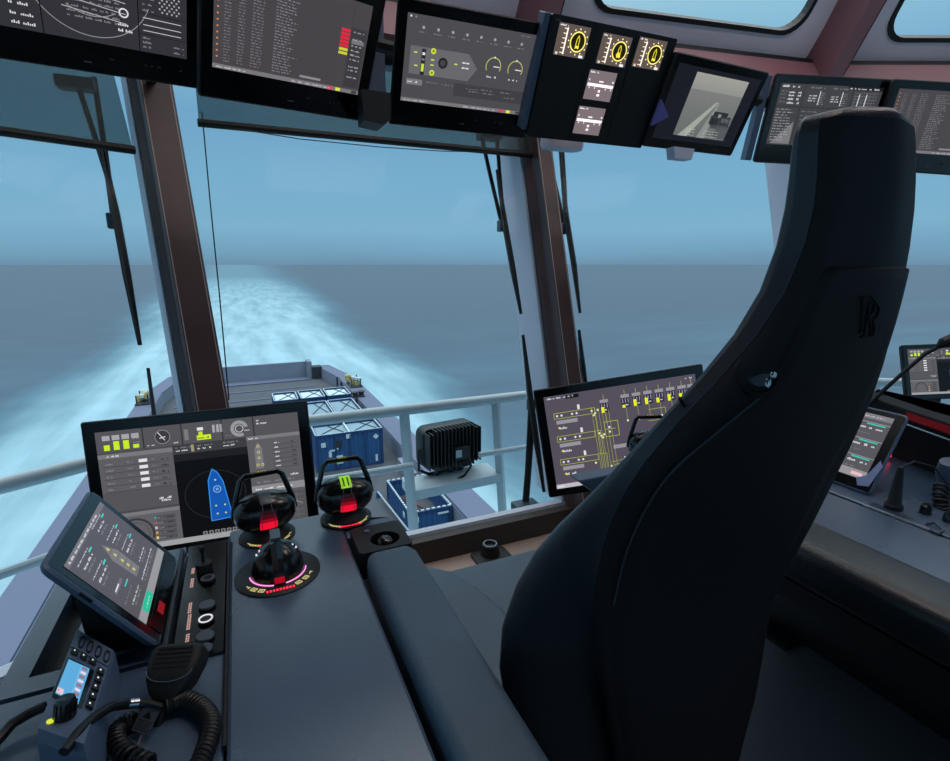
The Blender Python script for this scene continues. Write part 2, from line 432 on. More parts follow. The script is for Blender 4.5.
# pillars at the corners
def pillar(k, num, wdt=.085, dep=.13):
    if k == 0: wdt = .11
    b = MB('pillar'); bis = (nrm(AZ[k])+nrm(AZ[k+1])).normalized(); al = Vector((bis.y, -bis.x))
    secs = []; prof = [(-wdt/2-.022, .04), (wdt/2+.022, .04), (wdt/2+.022, -.02), (wdt/2, -.045), (wdt/2, -dep), (-wdt/2, -dep), (-wdt/2, -.045), (-wdt/2-.022, -.02)]
    z0, z1 = .0, ZT+.12
    for z in (z0, z1):
        c = corner(k, z); secs.append([Vector((c.x+al.x*a+bis.x*o, c.y+al.y*a+bis.y*o, z)) for a, o in prof])
    b.loft(secs)
    b.use('pillar_edge')
    for a in (-wdt/2+.006, wdt/2-.006):
        secs = []
        for z in (z0, z1):
            c = corner(k, z); secs.append([Vector((c.x+al.x*(a+x)+bis.x*(-dep-o), c.y+al.y*(a+x)+bis.y*(-dep-o), z)) for x, o in ((-.0018, -.002), (.0018, -.002), (.0018, .002), (-.0018, .002))])
        b.loft(secs)
    b.use('chrome')
    for j in range(9):
        z = .35+j*.28; c = corner(k, z); p_ = Vector((c.x+al.x*(wdt/2+.012)-bis.x*.036, c.y+al.y*(wdt/2+.012)-bis.y*.036, z))
        b.box(p_, (.007, .007, .007))
    o = b.build('trim_%d' % num); tag(o, None, None, kind='structure')
    # base at origin of its foot
    return o
for k in range(3): pillar(k, k+1)
b = MB('sill_dark')
for i in range(4): strip(b, i, .09, ZS-.002, -.035, .015)
tag(b.build('trim_4'), kind='structure')
b = MB('sill_brown')
for i in range(4): strip(b, i, .0, .088, -.42, .03)
tag(b.build('trim_5'), kind='structure')
# transom beam, ribs and sloping upper windows
b = MB('beam')
for i in range(4): strip(b, i, ZT+.002, ZT+.16, -.20, .02)
b.use('gasket')
for i in range(4): strip(b, i, ZT+.161, ZT+.185, -.20, .02)
tag(b.build('trim_6'), kind='structure')
ZU = ZT+.187; SE = 52
def UP(i, s_, r, t_=0):
    """point on the sloping upper window: r metres up the slope, t_ outward from it"""
    n = nrm(AZ[i]); base = FP(i, s_, ZU, -.17); ce, se = math.cos(R(SE)), math.sin(R(SE))
    return Vector((base.x-n.x*(r*ce)+n.x*t_*se, base.y-n.y*(r*ce)+n.y*t_*se, ZU+r*se+t_*ce))
for i in range(1, 4):
    a0, a1 = SL[i]; a0 += .10; a1 -= .10; r0, r1 = .0, 1.75
    if i == 3: a1 += .4
    win = thing('window_%d' % (i+4), None, None, UP(i, (a0+a1)/2, 0)); win['kind'] = 'structure'
    def rr(m0, m1, rad): return rrect(a0+m0, r0+m1, a1-m0, r1-m0, rad, 6)
    f = MB('sky_frame'); nv = (UP(i, 0, 0, .05)-UP(i, 0, 0, 0))
    f.ringplate([UP(i, x, y) for x, y in rr(0, 0, .03)], [UP(i, x, y) for x, y in rr(.15, .115, .13)], nv)
    f.build('window_frame', win, world=True)
    g = MB('gasket'); g.ringplate([UP(i, x, y, -.008) for x, y in rr(.145, .11, .13)], [UP(i, x, y, -.008) for x, y in rr(.17, .135, .12)], nv)
    g.build('gasket', win, world=True)
    g = MB('window_glass'); g.prism([UP(i, x, y, .02) for x, y in rr(.15, .115, .13)], nv*.2); g.build('glass_pane', win, world=True)
for k in (1, 2):
    b = MB('rafter'); bis = (nrm(AZ[k])+nrm(AZ[k+1])).normalized(); al = Vector((bis.y, -bis.x))
    secs = []
    for r in (-.05, 1.9):
        c = corner(k, ZU, -.17); ce, se = math.cos(R(SE)), math.sin(R(SE))
        base = Vector((c.x-bis.x*r*ce, c.y-bis.y*r*ce, ZU+r*se)); up = Vector((bis.x*se, bis.y*se, ce)); a3 = Vector((al.x, al.y, 0))
        secs.append([base-a3*.14+up*.04, base+a3*.14+up*.04, base+a3*.045-up*.17, base-a3*.045-up*.17])
    b.loft(secs)
    b.use('gasket'); secs2 = [[p+(sc[2]-sc[3])*.02 for p in (sc[2]+(sc[1]-sc[2])*.02, sc[2]+(sc[1]-sc[2])*.95, sc[1]+(sc[2]-sc[3])*.1-(sc[1]-sc[2])*.05, sc[2]+(sc[2]-sc[3])*.05)] for sc in secs]
    b.loft(secs2)
    tag(b.build('trim_%d' % (6+k)), kind='structure')
# room shell
X0, X1, Y0, Y1, ZC = -3.3, 6.0, -2.6, 2.6, 4.3
b = MB('floor')
poly = [(X0, Y0), (X1, Y0)]+[(edge(3, 1, 0).x+.0, edge(3, 1, 0).y)]+[(corner(k, 0, .02).x, corner(k, 0, .02).y) for k in (2, 1, 0)]+[(edge(0, 0, 0).x, edge(0, 0, 0).y)]
b.prism([Vector((x, y, -.1)) for x, y in poly], (0, 0, .1)); tag(b.build('floor'), kind='structure')
b = MB('wall'); b.box(((X0+X1)/2, Y0-.06, .45), (X1-X0+.2, .12, .9)); b.box(((X0+X1)/2, Y0-.06, 3.45), (X1-X0+.2, .12, 1.7)); tag(b.build('wall_back'), kind='structure')
win = thing('window_10', None, None, ((X0+X1)/2, Y0-.06, .9)); win['kind'] = 'structure'  # unseen back glazing, added to bring sky light inside
b = MB('pillar')
for k in range(6): b.box((X0+.05+k*(X1-X0-.1)/5, Y0-.06, 1.75), (.14, .12, 1.7))
b.build('window_frame', win, world=True)
b = MB('window_glass'); b.box(((X0+X1)/2, Y0-.06, 1.75), (X1-X0, .012, 1.7)); b.build('glass_pane', win, world=True)
for xs, nm, num in ((X0-.06, 'wall_left', 8), (X1+.06, 'wall_right', 9)):
    b = MB('wall'); ym, yl = (Y0+1.3)/2, 1.3-Y0
    b.box((xs, ym, .30), (.12, yl, .6)); b.box((xs, ym, 3.6), (.12, yl, 1.9)); tag(b.build(nm), kind='structure')
    win = thing('window_%d' % num, None, None, (xs, ym, .6)); win['kind'] = 'structure'  # unseen side windows added to let sky light in
    b = MB('pillar')
    for k in range(4): b.box((xs, Y0+.05+k*(yl-.1)/3, 1.625), (.12, .10, 2.05))
    b.build('window_frame', win, world=True)
    b = MB('window_glass'); b.box((xs, ym, 1.625), (.012, yl, 2.05)); b.build('glass_pane', win, world=True)
# ceiling: the flat part behind the sloping windows, cut to their top edge
b = MB('ceiling'); tops = [UP(i, SL[i][0] if i else SL[i][0], 1.75) for i in range(4)]
ztop = tops[1].z
pl = [(X0, Y0), (X1, Y0)]+[(UP(3, SL[3][1]+.6, 1.73).x, UP(3, SL[3][1]+.6, 1.73).y)]
for k in (2, 1):
    bis = (nrm(AZ[k])+nrm(AZ[k+1])).normalized(); c = corner(k, ZU, -.17); ce = math.cos(R(SE)); pl.append((c.x-bis.x*1.73*ce, c.y-bis.y*1.73*ce))
pl += [(UP(1, 0, 1.73).x, UP(1, 0, 1.73).y)]
c = corner(0, ZU, -.17); pl += [(c.x, c.y+.3), (FP(0, SL[0][0], ZU).x, FP(0, SL[0][0], ZU).y+.3)]
b.prism([Vector((x, y, ztop)) for x, y in pl], (0, 0, .1)); cl_ = b.build('ceiling'); tag(cl_, kind='structure')
MATS['fill_glow'] = glow((255, 236, 232), 9)
for (lx, ly) in ((.9, .6), (2.9, .2)):  # unseen glowing panels added under the ceiling to brighten the interior
    b = MB('sky_frame'); b.ringplate([Vector((lx+x, ly+y, ztop-.05)) for x, y in rrect(-.62, -.32, .62, .32, .04)], [Vector((lx+x, ly+y, ztop-.05)) for x, y in rrect(-.56, -.26, .56, .26, .03)], (0, 0, .05)); lf = b.build('added_light_frame', cl_)
    b = MB('fill_glow'); b.box((lx, ly, ztop-.02), (1.12, .52, .02)); b.build('added_light_panel', lf)
b = MB('beam'); strip(b, 0, ZU-.05, ztop, -.2, .0); tag(b.build('wall_front'), kind='structure')

# ================================================================ blinds on the windows
def blind(i, s0, s1, zb, label):
    t = thing('roller_blind', label, 'blind', FP(i, (s0+s1)/2, zb, -.05))
    f = MB('blind_film'); q = [FP(i, s0, zb, -.05), FP(i, s1, zb, -.05), FP(i, s1, ZT-.06, -.05), FP(i, s0, ZT-.06, -.05)]
    f.prism(q, nrm(AZ[i]).to_3d()*.002); f.build('blind_screen', t, world=True)
    c = MB('plastic_black'); c.tube([FP(i, s0-.005, zb, -.05), FP(i, s1+.005, zb, -.05)], .016, 10); c.build('bottom_bar', t, world=True, smooth=True)
    c = MB('plastic_black'); c.tube([FP(i, s0, ZT-.05, -.06), FP(i, s1, ZT-.05, -.06)], .035, 14); c.build('roller', t, world=True, smooth=True)
    return t
def sz(i, px, py, off=-.05):
    p = onF(i, px, py, off); q = Vector((p.x, p.y))-PT[i]; return q.dot(hd(AZ[i])), p.z
sr, zr = sz(0, 133, 150); s0_, z0_ = sz(0, 0, 131)
blind(0, sr-1.5, sr, (zr+z0_)/2, 'dark translucent sun blind half lowered over the far left window')
sa, za = sz(1, 199, 124); sb, zb_ = sz(1, 541, 155)
blind(1, sa, min(sb, SL[1][1]-.04), (za+zb_)/2, 'wide translucent sun blind above the ship wake, between the two dark pillars')
t = thing('blind_cord', 'thin dark cord hanging beside the left dark pillar down to the big left monitor', 'cord', onF(1, 204, 128, -.05))
c = MB('cable'); c.tube([onF(1, 202, 112, -.05), onF(1, 210, 200, -.05), onF(1, 219, 290, -.05), onF(1, 229, 400, -.05)], .0028, 6); c.build('cord', t, world=True)
t = thing('loose_wire', 'thin wire sagging along the lower edge of the wide sun blind', 'wire', onF(1, 240, 130, -.075))
c = MB('cable'); c.tube([onF(1, x, y, -.075) for x, y in ((238, 129), (300, 139), (380, 147), (440, 151), (500, 152.5))], .0022, 6); c.build('wire', t, world=True)

# ================================================================ window wipers outside the glass
def wiper(i, label, blade, arms, head=None, base=None, wires=()):
    off = .14
    t = thing('window_wiper', label, 'wiper', onF(i, *arms[0][0], off))
    c = MB('wiper')
    for a in arms:
        c.tube([onF(i, x, y, off) for x, y in a[:-1] if True] if not isinstance(a[-1], tuple) else [onF(i, x, y, off) for x, y in a], .011, 6)
    c.build('wiper_arm', t, world=True)
    c = MB('wiper'); pts = [onF(i, x, y, .05) for x, y in blade]
    c.tube(pts, [.008]+[.016]*(len(pts)-2)+[.008] if len(pts) > 2 else .010, 6); c.build('wiper_blade', t, world=True)
    if head:
        c = MB('wiper_metal'); p_ = onF(i, *head, .09); c.box(p_, (.03, .05, .06), bev=.006); c.build('blade_joint', t, world=True)
    if base:
        c = MB('wiper_metal'); p_ = onF(i, *base, off); c.box(p_, (.13, .08, .045), bev=.008); c.build('wiper_motor', t, world=True)
    return t
wiper(0, 'long black wiper hanging outside the far left window', [(103, 150), (116, 215), (127, 275), (140, 345)], [[(78, 85), (96, 140), (108, 178), (114, 222)], [(94, 78), (105, 150), (115, 222)]], head=(112, 221), base=(76, 84))
wiper(1, 'black wiper hanging down outside the middle window, left of the second pillar', [(497, 170), (505, 225), (513, 270), (521, 314)], [[(482, 138), (489, 170), (500, 217), (504, 228)], [(497, 138), (500, 180), (505, 230)]], head=(501, 226), base=(489, 136))
wiper(2, 'black wiper hanging down outside the window, right of the second pillar', [(560, 150), (566, 215), (574, 265), (580, 313)], [[(545, 140), (552, 170), (560, 205), (564, 232)], [(562, 142), (565, 190), (567, 232)]], head=(563, 229), base=(556, 141))
wiper(1, 'black wiper standing up from the sill beside the right railing post', [(523, 335), (530, 395), (537, 445), (544, 492)], [[(524, 505), (527, 470), (529, 430), (530, 408)], [(527, 503), (531, 450), (533, 400)]], head=(531, 405), base=(525, 506))
t = wiper(2, 'black wiper blade rising beside the second pillar above the large right monitor', [(579, 330), (583, 368), (588, 400)], [[(588, 420), (586, 395), (583, 372)]])
t = thing('whip_antenna', 'short black rod aerial outside, above the left edge of the large left monitor', 'antenna', atd(155, 420, 3.0))
c = MB('wiper'); aa = atd(155.5, 425, 3.0); bb = atd(148, 368, 3.0); c.tube([aa+(aa-bb)*2.1, aa, bb], [.012, .012, .009], 8); c.build('rod', t, world=True)

# ================================================================ walkway railing and floodlight
zr_ = .575; RY = 2.75
t = thing('deck_railing', 'pale blue white tubular railing outside the windows', 'railing', (0, 2.75, -.42))
c = MB('white_paint')
Lf = atz(-60, 500, zr_); Lf0 = atz(90, 463, zr_)
dirL = (Lf0-atz(0, 486, zr_)).normalized(); 
kn = Lf0+dirL*((RY-Lf0.y)/dirL.y); Lfar = Lf0-dirL*1.6
Rn = [Vector((1.95, RY, zr_)), Vector((3.35, 2.45, zr_)), Vector((4.6, 1.72, zr_))]
c.tube([Lfar, kn]+Rn, .032, 12); c.build('top_rail', t, world=True, smooth=True)
c = MB('white_paint')
dz = -.36
pe = aty(408, 470, RY)
for k, dz in enumerate((-.30, -.62)):
    tl = Vector((0, dz*.34, dz)); l1 = Lfar+tl; l2 = kn+tl; l3 = Vector((pe.x, l2.y, l2.z))
    c2 = MB('white_paint'); c2.tube([l1, l2] if k else [l1, l2, l3], .019, 10); c2.build('lower_rail', t, world=True, smooth=True)
    if k: continue
    c2 = MB('white_paint'); c2.tube([Vector((1.22, RY, zr_))+tl, Rn[0]+tl, Rn[1]+tl, Rn[2]+tl], .017, 10); c2.build('lower_rail', t, world=True, smooth=True)
def post(topx, topy, botx, boty, wd=.030):
    a = aty(topx, topy, RY); q = atx(botx, boty, a.x)
    q2 = q+(q-a)*.15
    c = MB('white_paint'); c.tube([a, q2], wd, 4); c.build('post', t, world=True)
post(404, 412, 414, 534); post(495.5, 401, 502.5, 511)
for px in (-.75, 2.6, 3.9):
    if px < 0: a = kn+(Lfar-kn)*.75
    else: a = lin(Rn[0], Rn[1], .5) if px < 3 else lin(Rn[1], Rn[2], .5)
    c = MB('white_paint'); c.tube([a, a+Vector((0, -.33, -.97))], .03, 8); c.build('post', t, world=True)
c = MB('white_paint')
for k in range(2):
    pass
c.box((.9, 2.38, -.47), (6.2, .5, .03)); c.build('walkway_plate', t, world=True)
# bracket shelf and floodlight
A = aty(412, 492, RY-.10); B = aty(501, 474, RY-.10)
c = MB('white_paint'); c.prism([A, B, B+Vector((0, .20, 0)), A+Vector((0, .20, 0))], (0, 0, -.055)); c.build('shelf', t, world=True)
fc = aty(452, 446, RY+.05)
t = thing('floodlight', 'black finned floodlight on the pale bracket of the outside railing', 'floodlight', (fc.x, fc.y, A.z), R(8))
c = MB('flood'); fz = fc.z-A.z; W_, H_ = .375, .255
c.prism([Vector((x, .02, z+fz)) for x, z in rrect(-W_/2, -H_/2, W_/2, H_/2, .05, 4)], (0, .10, 0), bev=.006); c.build('lamp_body', t, smooth=True)
for k in range(15):
    x = -W_/2+.012+k*(W_-.024)/14; hh = H_*(.99 if 1 < k < 13 else .86)
    f = MB('flood'); f.box((x, -.015, fz), (.008, .075, hh), bev=.002, seg=1); f.build('cooling_fin', t)
f = MB('flood'); f.box((.03, -.055, fz-.03), (.10, .05, .08), bev=.006); f.build('cable_box', t)
f = MB('cont_white'); f.box((.0, -.083, fz-.025), (.04, .004, .045)); f.build('rating_plate', t)
f = MB('cable'); f.tube([(.07, -.07, fz-.05), (.075, -.10, fz-.11), (.03, -.10, fz-.16), (-.06, -.08, fz-.20)], .007, 8); f.build('cable', t, smooth=True)
f = MB('flood'); zz = .02
f.tube([(-W_/2-.012, .05, fz), (-W_/2-.015, .05, .05), (-W_/2+.05, .05, .012), (W_/2-.03, .05, .012), (W_/2+.03, .05, .06), (W_/2+.012, .05, fz-.01)], .010, 4); f.build('yoke', t)
for x in (-.10, .0, .08):
    f = MB('wiper_metal'); f.lathe([(.018, 0), (.018, .014), (.01, .02)], (x, .03, .0), 10); f.build('bolt', t)

# ================================================================ the ship astern
DZ = -12.2; BT = -11.0
t = thing('ship_hull', 'lavender blue ship stern with its grey working deck and bulwarks', 'ship', (1, 40, -18)); t['kind'] = 'structure'
c = MB('deck'); c.box((.9, 40, DZ-.1), (18, 54, .2)); c.build('working_deck', t, world=True)
def bulwark(xi, xo, name):
    c = MB('ship_lavender'); s_ = 1 if xo > xi else -1
    prof = [(6, 0), (60, 0), (66.6, 0)]
    def x_(x, y): return x if y < 58 else x-s_*(y-58)*.18
    ys = [6, 30, 58, 62, 64.5, 66.3]
    secs = []
    for y in ys:
        sh = 0 if y < 58 else (y-58)*.17; k = s_*sh
        secs.append([Vector((xi-k, y, BT)), Vector((xo-k, y, BT)), Vector((xo-k+s_*.25, y, BT-.8)), Vector((xo-k-s_*.5, y, -18.2)), Vector((xi-k, y, -18.2))])
    c.loft(secs); c.build(name, t, world=True)
    c = MB('ship_grey'); c.loft([[Vector((xi-(0 if y < 58 else s_*(y-58)*.17)-s_*.03, y, z)) for z in (DZ, BT-.12)]+[Vector((xi-(0 if y < 58 else s_*(y-58)*.17)+s_*.02, y, z)) for z in (BT-.12, DZ)] for y in ys]); c.build('inner_bulwark', t, world=True)
bulwark(9.45, 11.05, 'bulwark'); bulwark(-7.7, -9.3, 'bulwark')
c = MB('ship_grey'); c.box((.2, 66.0, -11.3), (14.2, .5, 2.0)); c.build('stern_gate', t, world=True)
c = MB('ship_lavender'); c.box((.2, 64.4, DZ+.06), (13.6, 1.6, .1)); c.box((.2, 60, DZ+.04), (13.6, .25, .08)); c.box((.2, 56, DZ+.04), (13.6, .25, .08)); c.build('deck_rib', t, world=True)
c = MB('ship_grey')
for x in (7.0,): c.box((x+.1, 65.2, -11.2), (.5, 1.8, 2.3), bev=.05)
c.build('stern_tower', t, world=True)
c = MB('gear_dark')
c.box((7.9, 64.6, -11.5), (1.2, 1.2, 1.6), bev=.1)
for k in range(6): c.box((9.3, 48+k*2.6, -11.6), (.18, .12, 1.1))
c.build('mooring_gear', t, world=True)
c = MB('ship_grey'); c.box((9.1, 31.0, -11.9), (.5, 3.0, .9), bev=.05); c.box((9.2, 27.5, -11.7), (.3, 1.2, .5), bev=.04); c.build('deck_locker', t, world=True)
def gear(x, y, label):
    t = thing('deck_gear', label, 'equipment', (x, y, BT))
    random.seed(int(x*7)+3)
    for k in range(7):
        b = MB('yellow_gear'); b.box((random.uniform(-.5, .5), random.uniform(-1.0, 1.0), .35+random.uniform(-.1, .35)), (random.uniform(.2, .5), random.uniform(.3, .6), random.uniform(.4, .8)), bev=.06); b.build('canister', t)
    b = MB('gear_dark')
    for k in range(4): b.box((-.45+(k % 2)*.9, -1+(k//2)*2, .45), (.1, .1, .9))
    b.box((0, 0, .06), (1.2, 2.4, .12)); b.build('cradle', t)
    for k in range(3): b = MB('cont_white'); b.box((random.uniform(-.5, .5), random.uniform(-1, 1), .8), (.3, .3, .35), bev=.05); b.build('lid', t)
gear(10.25, 53.5, 'yellowish rescue gear on the right hand bulwark near the stern')
gear(-8.7, 54.5, 'yellowish rescue gear on the left hand bulwark, left of the first pillar')
for (x, y, lb) in ((9.6, 48.5, 'small dark fitting on the right bulwark beside the open racks'),):
    t = thing('bollard', lb, 'bollard', (x, y, BT)); b = MB('gear_dark'); b.lathe([(.25, 0), (.25, .35), (.34, .4), (.34, .5), (.2, .52)], (-.25, 0, 0), 12); b.lathe([(.25, 0), (.25, .35), (.34, .4), (.34, .5), (.2, .52)], (.35, .2, 0), 12); b.box((0, .1, .05), (1.2, .8, .1)); b.build('post', t)

def container(x0, x1, y0, y1, z0, z1, label, name='shipping_container', top='tarp', cells=1, rope=False, open_=False, group=None):
    w_, d_, h_ = x1-x0, y1-y0, z1-z0
    t = thing(name, label, 'container', ((x0+x1)/2, (y0+y1)/2, z0), group=group)
    b = MB('cont_blue')
    # corrugated side walls
    def wall(ax, pos, a0, a1, outw):
        n = int((a1-a0)/.30); pts = []
        for k in range(n):
            for f_, dd in ((0, 0), (.35, 0), (.5, -.05), (.85, -.05)):
                pts.append((a0+(a1-a0)*(k+f_)/n, dd))
        pts.append((a1, 0))
        lo = [Vector((p, pos+d*outw, .1)) if ax == 'x' else Vector((pos+d*outw, p, .1)) for p, d in pts]
        hi = [Vector((v.x, v.y, h_-.1)) for v in lo]
        vl = [b.bm.verts.new(v) for v in lo]; vh = [b.bm.verts.new(v) for v in hi]
        for k in range(len(lo)-1): b.face((vl[k], vl[k+1], vh[k+1], vh[k]))
    X, Y = w_/2, d_/2
    wall('x', -Y+.04, -X+.1, X-.1, -1); wall('x', Y-.04, -X+.1, X-.1, 1); wall('y', -X+.04, -Y+.1, Y-.1, -1); wall('y', X-.04, -Y+.1, Y-.1, 1)
    b.build('wall_panel', t)
    b = MB('cont_dark')
    for sx in (-1, 1):
        for sy in (-1, 1): b.box((sx*(X-.08), sy*(Y-.08), h_/2), (.16, .16, h_))
    for z in (.07, h_-.07):
        for sy in (-1, 1): b.box((0, sy*(Y-.07), z), (w_-.3, .14, .14))
        for sx in (-1, 1): b.box((sx*(X-.07), 0, z), (.14, d_-.3, .14))
    b.build('container_frame', t)
    if top:
        b = MB(top); b.box((0, 0, h_-.16 if not open_ else .12), (w_-.3, d_-.3, .04))
        b.build('roof_sheet' if not open_ else 'cargo_floor', t)
    b = MB('cont_white')
    if not rope:
        for k in range(1, cells): b.box((-X+w_*k/cells, 0, h_-.03), (.09, d_-.2, .09))
        for sy in (-1, 1): b.box((0, sy*(Y-.05), h_+.02), (w_-.2, .05, .04))
        for sx in (-1, 1): b.box((sx*(X-.05), 0, h_+.02), (.05, d_-.2, .04))
    else:
        for sy in (-1, 1):
            n = int(w_/.28)
            for k in range(n): b.box((-X+.14+(w_-.28)*k/(n-1), sy*(Y-.05), h_+.03), (.17, .07, .07))
        for sx in (-1, 1):
            n = int(d_/.28)
            for k in range(n): b.box((sx*(X-.05), -Y+.14+(d_-.28)*k/(n-1), h_+.03), (.07, .17, .07))
    b.build('top_edge', t)
    if not open_:
        b = MB('gear_dark')
        for k in range(cells):
            a = -X+w_*k/cells+.15; e_ = -X+w_*(k+1)/cells-.15
            b.tube([(a, -Y+.2, h_-.1), (e_, Y-.2, h_-.1)], .03, 5); b.tube([(e_, -Y+.2, h_-.1), ((a+e_)/2, Y-.2, h_-.1)], .03, 5)
        b.build('lashing_rope', t)
    return t, X, Y, h_
t, X, Y, h_ = container(3.75, 8.25, 33.8, 36.3, DZ, -9.62, 'blue shipping container with white stencil marks, right of the large left monitor', cells=2)
b = MB('cont_white')
for x, z, a, c_ in ((-1.75, 1.9, .3, .32), (-1.35, 1.2, .2, .4), (-.85, 1.55, .1, .16), (-.75, .75, .42, .6), (-.1, 2.3, .3, .3), (1.75, 2.05, .3, .3), (1.75, .5, .16, .5), (-1.2, 1.45, .35, .12)):
    if x > 1.7 and z > 1: b.prism([Vector((x, -Y-.01, z-.2)), Vector((x+.2, -Y-.01, z)), Vector((x, -Y-.01, z+.2)), Vector((x-.2, -Y-.01, z))], (0, -.02, 0))
    else: b.box((x, -Y-.02, z), (a, .02, c_))
b.build('stencil_mark', t)
b = MB('gear_dark'); b.box((-.75, -Y-.02, 1.85), (.4, .03, .5)); b.build('hatch', t)
b = MB('cont_dark')
for x in (-1.0, -.0, 1.0): b.box((x, -Y-.03, 1.28), (.07, .05, 2.3))
b.build('door_bar', t)
for k, (xa, xb) in enumerate(((3.85, 5.9), (5.95, 8.05))):
    container(xa, xb, 38.9, 43.4, DZ, -9.75, ['low blue rack with netted pale roof, left one of the pair behind the big container', 'low blue rack with netted pale roof, right one of the pair behind the big container'][k], 'cargo_rack', 'tarp', 1, group='netted cargo racks on deck')
for k, (xa, xb) in enumerate(((1.9, 3.9), (4.05, 6.1), (6.25, 8.3))):
    container(xa, xb, 44.9, 47.9, DZ, -9.75, ['left of three', 'middle of three', 'right of three'][k]+' pale topped racks in the row nearest the stern', 'cargo_rack', 'cont_white', 1, group='pale topped racks near the stern')
t, X, Y, h_ = container(6.95, 9.3, 23.6, 28.1, DZ, -11.05, 'open blue cargo basket with dashed white rim, beneath the floodlight', 'cargo_basket', 'deck', 1, rope=True, open_=True)
b = MB('cont_white'); b.box((-X+.35, -Y-.02, .72), (.3, .02, .3)); b.box((X-.5, -Y-.02, .85), (.6, .02, .1)); b.box((-X-.02, -Y+.9, .7), (.02, .3, .3)); b.build('stencil_mark', t)
b = MB('hose_red'); random.seed(4)
for k in range(3):
    p0 = Vector((-X+.3, Y-.4-k*.5, .2)); pts = [p0+Vector((k2*.35, -k2*.55+math.sin(k2*1.1+k)*.35, .03*(k2 % 2))) for k2 in range(6)]
    b.tube(pts, .045, 6)
b.build('hose', t, smooth=True)
t = thing('safety_line', 'dashed white rope stretched over the deck left of the blue cargo basket', 'rope', (6.2, 25, DZ))
b = MB('cont_white')
pa, pb = atz(378, 492, DZ+.35), atz(409, 531, DZ+.35)
for k in range(34):
    u = k/34; v = (k+.6)/34; b.tube([lin(pa, pb, u), lin(pa, pb, v)], .05, 5)
b.build('rope', t, world=True)
b = MB('cont_blue'); b.box((pa.x, pa.y, DZ+.18), (.2, .2, .36)); b.box((pb.x, pb.y, DZ+.18), (.2, .2, .36)); b.build('rope_post', t, world=True)
# ================================================================ displays
BG = (74, 72, 77); LT = (132, 132, 138); DK = (52, 51, 55); WH = (225, 225, 230)
def display(name, label, cat, fr, w_, h_, dep, mar, draw, base_z=None, stand=None, chamfer=.012, body='bezel', corner_r=.008, buttons=True, group=None):
    """fr: frame of the outer front rectangle; mar = left, top, right, bottom bezel"""
    c = fr @ Vector((0, -h_/2, -dep)); t = thing(name, label, cat, c, group=group)
    b = MB(body)
    secs = []
    for z, k in ((-dep, .03), (-dep*.55, .004), (-.004, 0), (0, .003)):
        secs.append([fr @ Vector((x, y, z)) for x, y in rrect(-w_/2+k, -h_/2+k, w_/2-k, h_/2-k, corner_r, 4)])
    b.loft(secs); b.build('housing', t, world=True, smooth=True)
    l, tp, r, bt = mar; sw, sh = w_-l-r, h_-tp-bt
    sf = fr @ Matrix.Translation(((l-r)/2, (bt-tp)/2, .0012))
    g = MB('glass_black'); g.poly([fr @ Vector((x, y, .0006)) for x, y in rrect(-w_/2+.006, -h_/2+.006, w_/2-.006, h_/2-.006, .004, 3)]); g.build('front_glass', t, world=True, recalc=False)
    s = Screen(sf, sw, sh, BG); draw(s); s.done('screen', t)
    if buttons:
        g = MB('tag_grey'); g.box((w_*.0, -h_/2+bt*.35, .001), (.018, .003, .001), fr); g.build('name_strip', t, world=True)
        for k, x in enumerate((.10, .24, .27, .30, .40)):
            g = MB('gear_dark'); g.box((w_*x, -h_/2+bt*.55, .001), (.009 if k else .012, .006, .001), fr); g.build('touch_button', t, world=True)
    if stand:
        g = MB('plastic_black'); stand(g); g.build('stand', t, world=True)
    return t

def table(s, x0, y0, x1, y1, rows, cols, h, col=LT, l=3):
    for r in range(rows):
        y = y0+(y1-y0)*r/rows
        for c0, c1 in cols: s.words(x0+(x1-x0)*c0, y, x0+(x1-x0)*(c0+(c1-c0)*random.uniform(.6, 1)), h, col, l)
def taskbar(s, y=.955, red=.80, col=(120, 118, 122)):
    s.rect(0, y, 1, 1, col, 2); s.words(.02, y+.012, .2, .022, (200, 200, 205), 3); s.words(.5, y+.012, .78, .022, (205, 200, 205), 3)
    s.rect(red, y+.004, red+.035, .996, (225, 60, 90), 3); s.rect(red+.06, y+.004, red+.095, .996, (225, 225, 70), 3); s.rect(.945, y+.005, .985, .995, (60, 60, 62), 3)

